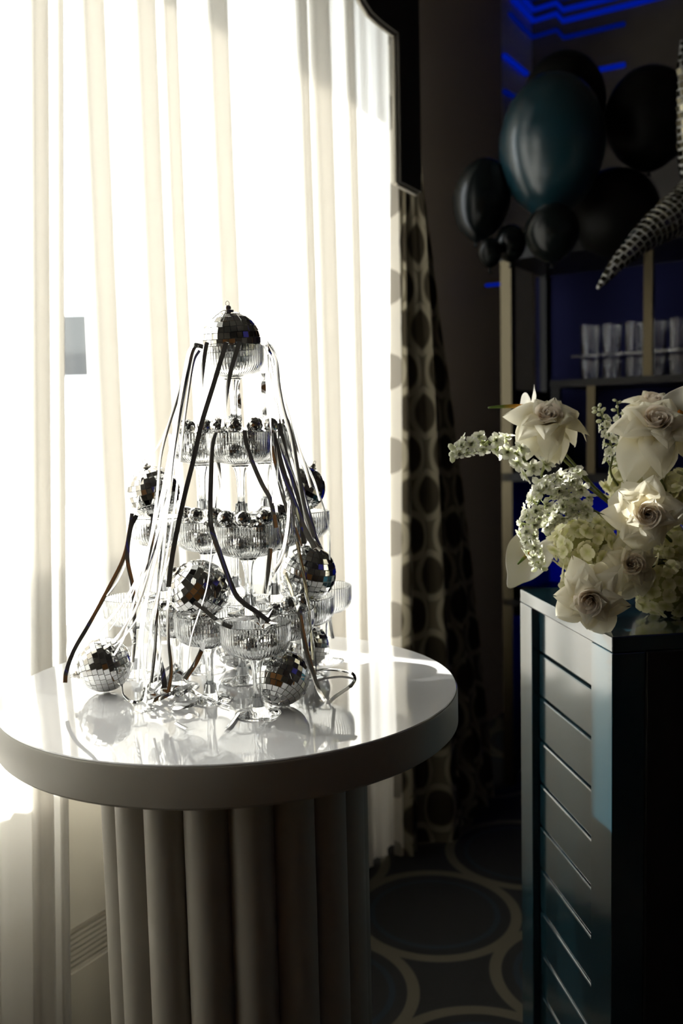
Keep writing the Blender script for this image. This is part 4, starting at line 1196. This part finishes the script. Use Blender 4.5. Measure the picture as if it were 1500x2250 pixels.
# anthuriums
def anthurium(loc, normal, tipdir, size, label, stem_pts, spadix_dir, spl=.045):
    r = empty('anthurium', loc, label, 'flower', 'waxy anthuriums in the arrangement')
    nrm = Vector(normal).normalized(); td = Vector(tipdir); td = (td - nrm * td.dot(nrm)).normalized(); sd_ = td.cross(nrm)
    mt = Matrix((sd_, td, nrm)).transposed().to_4x4()
    # heart outline: polar grid
    vs, fs, al = [], [], []
    nr, na = 7, 60
    vs.append((0, 0, 0)); al.append(0)
    for i in range(1, nr + 1):
        f = i / nr
        for k in range(na):
            a = 2 * PI * k / na            # a = 0 at the tip
            b_ = min(a, 2 * PI - a)
            rad = .66 + .10 * math.cos(a) + .16 * math.exp(-(b_ / .55) ** 2) + .30 * math.exp(-(b_ / .17) ** 2) + .16 * math.exp(-((b_ - 2.45) / .42) ** 2) - .42 * math.exp(-((PI - b_) / .26) ** 2)
            x = math.sin(a) * rad * f * .92; y = math.cos(a) * rad * f
            z = .42 * (x * x) * f + .10 * y * y - .16 * f * math.cos(a) * max(0, math.cos(a)) + .035 * f * f * math.sin(5 * a + .6)
            z -= .025 * math.exp(-(x / .05) ** 2) + .015 * abs(math.sin(3 * math.atan2(x, y + .001))) * f
            vs.append((x * size, y * size, z * size)); al.append(f)
    for k in range(na): fs.append((0, 1 + k, 1 + (k + 1) % na))
    for i in range(1, nr):
        for k in range(na):
            a, b = 1 + (i - 1) * na, 1 + i * na
            fs.append((a + k, b + k, b + (k + 1) % na, a + (k + 1) % na))
    mb = MB(); mb.add(vs, fs); mb.al = al
    me = petal_mesh(mb, 'spathe'); me.materials.append(M_spathe)
    o = obj('spathe', me, None, r); o.matrix_local = mt
    m_ = o.modifiers.new('thick', 'SOLIDIFY'); m_.thickness = .0009
    m2 = o.modifiers.new('sub', 'SUBSURF'); m2.levels = 1; m2.render_levels = 1
    d = Vector(spadix_dir).normalized()
    pts = [nrm * .003 + d * spl * u + nrm * .004 * math.sin(u * 2.5) for u in [k / 10 for k in range(11)]]
    mb = MB().tube(pts, [.0030 + .0008 * math.sin(u * PI) - .0016 * u for u in [k / 10 for k in range(11)]], 10)
    mb.al = [min(1, (i // 10) / 10.0) for i in range(len(mb.v))]
    me = petal_mesh(mb, 'spadix'); me.materials.append(M_spadix); obj('spadix', me, None, r)
    MB().tube(spline([Vector(p) - Vector(loc) for p in stem_pts], 8), .0021, 8).build('stem', M_green, r)
    return r
pC = at(1168, 1212, 1.44)
anthurium(pC, (-.20, -.90, .42), (-.62, -.30, -.80), .060, 'waxy white anthurium hanging over the far corner of the bar counter', [pC, at(1225, 1223, 1.455), at(1265, 1223, 1.46), vs_(-.05, 0)], (-.72, -.55, -.50), .038)
pA = at(1165, 893, 1.455)
anthurium(pA, (-.93, -.20, .25), (.10, -.35, -1), .050, 'waxy white anthurium behind the highest left rose, orange and green spadix pointing left', [pA, at(1215, 965, 1.46), at(1270, 1030, 1.46), vs_(-.04, 0)], (-1, -.12, -.03), .064)
pB = at(1492, 905, 1.38)
anthurium(pB, (-.55, -.80, .30), (.3, -.2, 1), .050, 'waxy white anthurium cut by the right edge of the picture', [pB, at(1500, 980, 1.40), vs_(.03, 0)], (.6, -.6, -.5), .04)

# ------------------------------------------------------------------ brass shelf unit by the far wall
pS = at(1117, 900, 3.3)
ss0 = (pS - WS).dot(WU); oo0 = (pS - WS).dot(WN)
sh = empty('display_shelf', W(ss0, oo0, 0), 'tall brass and black display shelf by the far wall, lit blue from behind', 'shelf')
def PS(s, z, o): return W(s, o, z) - sh.location
SHD = .40
def sb(name, s0, s1, z0, z1, o0, o1, mat):
    return MB().prism([(s0, z0), (s1, z0), (s1, z1), (s0, z1)], o0, o1, PS).build(name, mat, sh, smooth=False)
zt_ = at(1117, 574, 3.3).z
o_end = hit_s(1700, 800, ss0)[0]
sb('post', ss0 - .02, ss0 + .02, 0, zt_, oo0 - .02, oo0 + .02, M_gold)
sb('post', ss0 - .02, ss0 + .02, 0, zt_, o_end + .001, o_end + .041, M_gold)
oz2 = hit_s(1425, 700, ss0)
oz3 = hit_s(1300, 920, ss0)
z_mid = hit_s(1425, 834, ss0)[1]
z_bot = hit_s(1300, 1040, ss0)[1]
sb('post', ss0 - .014, ss0 + .014, z_mid + .012, zt_ - .02, oz2[0] - .014, oz2[0] + .014, M_gold)
sb('post', ss0 - .014, ss0 + .014, z_bot, z_mid - .012, oz3[0] - .014, oz3[0] + .014, M_gold)
sb('rear_post', ss0 + SHD - .03, ss0 + SHD, 0, zt_, oo0 - .02, oo0 + .005, M_shelf)
sb('top_board', ss0 - .022, ss0 + SHD, zt_, zt_ + .05, oo0 - .022, o_end, M_shelf)
oz4 = hit_s(1212, 840, ss0)
sb('shelf_board', ss0 - .02, ss0 + SHD, z_mid - .012, z_mid + .012, oz4[0], o_end, M_shelf)
sb('post', ss0 - .01, ss0 + .01, z_bot, z_mid - .012, oz4[0], oz4[0] + .03, M_shelf)
sb('lower_board', ss0 - .02, ss0 + SHD, z_bot - .03, z_bot, oo0 - .02, o_end, M_shelf)
z_gl = hit_s(1390, 772, ss0)[1]
o_gl = hit_s(1255, 772, ss0)[0]
sb('glass_shelf', ss0 + .0, ss0 + SHD - .04, z_gl - .008, z_gl, o_gl, o_end, M_tumbler)
sb('back_panel', ss0 + SHD + .005, ss0 + SHD + .02, 0.05, zt_, oo0 - .05, o_end, M_bluewall)
# board at the foot of the blue bay, blue LED strips along the back above and below it
z_lo = hit_s(1130, 1322, ss0)[1]
sb('base_board', ss0 - .02, ss0 + SHD, z_lo - .012, z_lo + .012, oo0 - .02, o_end, M_shelf)
sb('cove_lip', ss0 + .016, ss0 + .022, z_lo + .0125, z_lo + .055, oo0 + .02, o_end, M_shelf)  # lips and flanges added to shield the room from the strips' light
sb('cove_flange', ss0 + .0225, ss0 + .056, z_lo + .050, z_lo + .055, oo0 + .02, o_end, M_shelf)
sb('cove_lip', ss0 + .016, ss0 + .022, z_lo - .055, z_lo - .0125, oo0 + .02, o_end, M_shelf)
sb('cove_flange', ss0 + .0225, ss0 + .056, z_lo - .055, z_lo - .050, oo0 + .02, o_end, M_shelf)
sb('side_panel', ss0 + .021, ss0 + SHD - .031, 0.02, z_mid - .012, oo0 - .004, oo0 + .004, M_shelf)  # added to stop the strips' blue light leaking out to the left
for za, zb, lab in ((z_lo + .014, z_lo + .026, 'blue LED strip along the shelf bay behind the flowers'), (z_lo - .026, z_lo - .014, 'blue LED strip under the lowest visible shelf board')):
    tag(MB().prism([(ss0 + .026, za), (ss0 + .038, za), (ss0 + .038, zb), (ss0 + .026, zb)], oo0 + .05, o_end - .02, P_w).build('led_strip', M_ledstrong, smooth=False), lab, 'light')
hz_ = hit(1085, 627, -0.12)
MBl = MB(); e0 = W(hit(1068, 627, -.1)[0], -.1, hit(1068, 627, -.1)[1]); e1 = W(hit(1103, 624, -.1)[0], -.1, hit(1103, 624, -.1)[1])
tag(MB().tube([e0, e1], .006, 6).build('led_strip', M_led), 'short blue LED strip left of the top of the brass post', 'light')
# tumblers
tp = [(0, 0), (.028, 0), (.031, .004), (.033, .10), (.0315, .10), (.0295, .008), (0, .006)]
me_tum = MB().lathe(tp, 80, lambda k, i: (-.0022 * (.5 - .5 * math.cos(2 * PI * (i % 5) / 5))) if k in (2, 3) else 0).mesh('tumbler', True, 40); me_tum.materials.append(M_tumbler)
tall = hit_s(1390, 700, ss0)[1] - z_gl
for row, (zz, lab) in enumerate(((z_gl + .0005, 'ribbed tumbler from the left on the glass shelf of the display shelf'), (z_mid + .0125, 'ribbed tumbler from the left in the dim row on the black shelf board'))):
    x = 1296
    k = 0
    while x < 1540:
        oq = hit_s(x, 740, ss0 + .10)[0]
        o = obj('tumbler', me_tum, None, None, W(ss0 + .10 + .012 * (k % 2), oq, zz))
        o.scale = (1, 1, (tall / .10) if row == 0 else min(tall / .10, (z_gl - .01 - z_mid - .014) / .10))
        tag(o, ['first', 'second', 'third', 'fourth', 'fifth', 'sixth'][k] + ' ' + lab, 'glass', 'tumblers on the display shelf')
        x += 46 + 6 * (k % 2); k += 1

# ------------------------------------------------------------------ crown moulding with blue LEDs in the far corner
pil0, _ = hit_s(1238, 83, s_cor - .05); pil1, _ = hit_s(1400, 40, s_cor - .05)
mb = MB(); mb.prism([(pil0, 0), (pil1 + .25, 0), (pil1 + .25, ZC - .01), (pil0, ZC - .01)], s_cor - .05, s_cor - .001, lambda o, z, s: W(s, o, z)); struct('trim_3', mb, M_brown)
def led_line(pts2, rad, mat, label, name='led_strip', grp='blue LED lines in the far corner'):
    P = []
    for (plane, x, y) in pts2:
        if plane == 'w':
            s, z = hit(x, y, WALL_O + .012); P.append(W(s, WALL_O + .012, z))
        else:
            q = s_cor - .012 - (plane if not isinstance(plane, str) else 0)
            o, z = hit_s(x, y, q); P.append(W(q, o, z))
    return tag(MB().tube(P, rad, 6).build(name, mat), label, 'light', grp)
led_line([('w', 1120, 30), ('w', 1170, 82), ('f', 1222, 66), (.05, 1238, 83), (.05, 1372, 52)], .010, M_led2, 'lowest continuous blue line of the cornice, stepping round the corner')
led_line([('w', 1108, 122), ('w', 1157, 162)], .011, M_led, 'short blue line slanting left of the balloons')
led_line([(.05, 1302, 156), (.05, 1372, 142)], .011, M_led, 'short blue line right above the balloons')
led_line([('w', 1108, 200), ('w', 1130, 212)], .010, M_led2, 'faint short blue line at the upper left of the large balloon')
for k, (dy, st_, lab) in enumerate(((-34, M_led, 'second blue line of the cornice from below'), (-58, M_led, 'third blue line of the cornice from below'), (-84, M_led2, 'blue cornice line at the top edge of the picture'))):
    led_line([('w', 1125, 30 + dy), ('w', 1172, 80 + dy), ('f', 1222, 64 + dy), (.05, 1236, 80 + dy), (.05, 1400, 40 + dy), (.05, 1500, 14 + dy)], .012, st_, lab)

for a_, b_, lab in ((W(S0 + .06, .3, 2.75), W(S0 + .06, O1 - .3, 2.75), 'long blue LED line along the rear wall above the doors'), (W(S0 + .3, O1 - .06, 2.75), W(S1 - .5, O1 - .06, 2.75), 'long blue LED line along the right wall')):
    tag(MB().tube([a_, b_], .05, 8).build('led_strip', M_glow_added, smooth=True), lab, 'light')  # unseen glowing tubes added so the mirror balls reflect violet blue
# ------------------------------------------------------------------ balloons
def balloon(px, py, y, rx, ry, label, mat, tilt=0.0, nm='balloon'):
    c = at(px, py, y)
    k = y / F
    R, H = rx * k, ry * k
    r = empty(nm, c, label, 'balloon', 'dark balloons of the cluster')
    r.rotation_euler = (0, tilt, 0)
    prof = []
    n = 22
    for i in range(n + 1):
        a = PI * i / n
        z = -math.cos(a)
        rad = math.sin(a) * (1 - .10 * (-z if z < 0 else 0)) * R
        if z < -.8: rad *= .92
        prof.append((max(rad, 0) if 0 < i < n else 0, z * H))
    MB().lathe(prof, 40).build('skin', mat, r)
    MB().lathe([(0, -H + .001), (.006, -H - .002), (.004, -H - .008), (.009, -H - .016), (0, -H - .014)], 12).build('knot', mat, r)
    return r
balloon(1212, 322, 2.90, 112, 150, 'large glossy dark teal balloon with a window reflection', M_balloon, .05)
balloon(1238, 230, 3.12, 88, 108, 'black balloon rising behind the large teal balloon', M_blackb)
balloon(1425, 262, 3.05, 92, 108, 'black balloon at the upper right of the cluster', M_blackb)
balloon(1058, 440, 2.98, 62, 88, 'dark balloon at the left of the cluster with a narrow highlight', M_glossb, .15)
balloon(1212, 512, 2.78, 58, 62, 'dark balloon below the large teal balloon', M_glossb)
balloon(1122, 535, 2.95, 34, 40, 'small dark balloon above the brass post', M_glossb)
balloon(1076, 556, 2.90, 26, 32, 'smallest dark balloon at the lower left of the cluster', M_glossb)
balloon(1350, 470, 3.08, 95, 95, 'black balloon behind the mirror-tiled spike', M_blackb)

# ------------------------------------------------------------------ mirror tiled star at the right edge
ms = empty('mirror_tiled_star', at(1570, 400, 2.5), 'mirror-tiled star ornament at the right edge, long tapering spike pointing down left', 'ornament')
def spike_tiles(P3, radii, name):
    b = ms.location.copy()
    P = spline(P3, 6); m = len(P)
    rad = []
    for k in range(m):
        u = k / (m - 1) * (len(radii) - 1); i = min(len(radii) - 2, int(u)); rad.append(radii[i] + (radii[i + 1] - radii[i]) * (u - i))
    MB().tube([p - b for p in P], rad, 14).build('spike_core', M_core, ms)
    # tiles along the surface
    L_ = [0]
    for k in range(1, m): L_.append(L_[-1] + (P[k] - P[k - 1]).length)
    ts = .017
    x = ts * .6
    mb = MB()
    tm = tile_mesh(.015, .015, .015, .0018)
    me = tm.mesh('mirror_tile', smooth=False)
    rn = random.Random(3)
    cnt = 0
    while x < L_[-1]:
        k = max(i for i in range(m) if L_[i] <= x); k = min(k, m - 2)
        f = (x - L_[k]) / (L_[k + 1] - L_[k])
        p = P[k].lerp(P[k + 1], f); t = (P[k + 1] - P[k]).normalized(); r_ = rad[k] + (rad[k + 1] - rad[k]) * f
        o1 = t.cross(Vector((0, 0, 1))).normalized(); o2 = o1.cross(t)
        n = max(4, int(2 * PI * r_ / ts))
        for j in range(n):
            a = 2 * PI * j / n + cnt * .4
            d = o1 * math.cos(a) + o2 * math.sin(a)
            if d.dot(CAM - p) < -.15: continue
            o = obj('mirror_tile', me, M_smoke, ms)
            e = t.cross(d)
            mt = Matrix((e, t, d)).transposed().to_4x4() @ Euler((rn.gauss(0, .06), rn.gauss(0, .06), 0)).to_matrix().to_4x4()
            s_ = min(1.0, 2 * PI * r_ / n / .0165)
            mt = mt @ Matrix.Scale(s_, 4)
            mt.translation = p - b + d * (r_ * .98)
            o.matrix_local = mt
        cnt += 1; x += ts
spike_tiles([at(1312, 634, 2.42), at(1345, 592, 2.42), at(1395, 540, 2.43), at(1450, 495, 2.45), at(1520, 450, 2.48), at(1570, 410, 2.5)], [.004, .016, .030, .046, .065, .085], 'a')
spike_tiles([at(1497, 88, 2.45), at(1500, 150, 2.45), at(1512, 230, 2.46), at(1535, 320, 2.48), at(1570, 400, 2.5)], [.004, .012, .028, .055, .085], 'b')

bpy.context.view_layer.update()
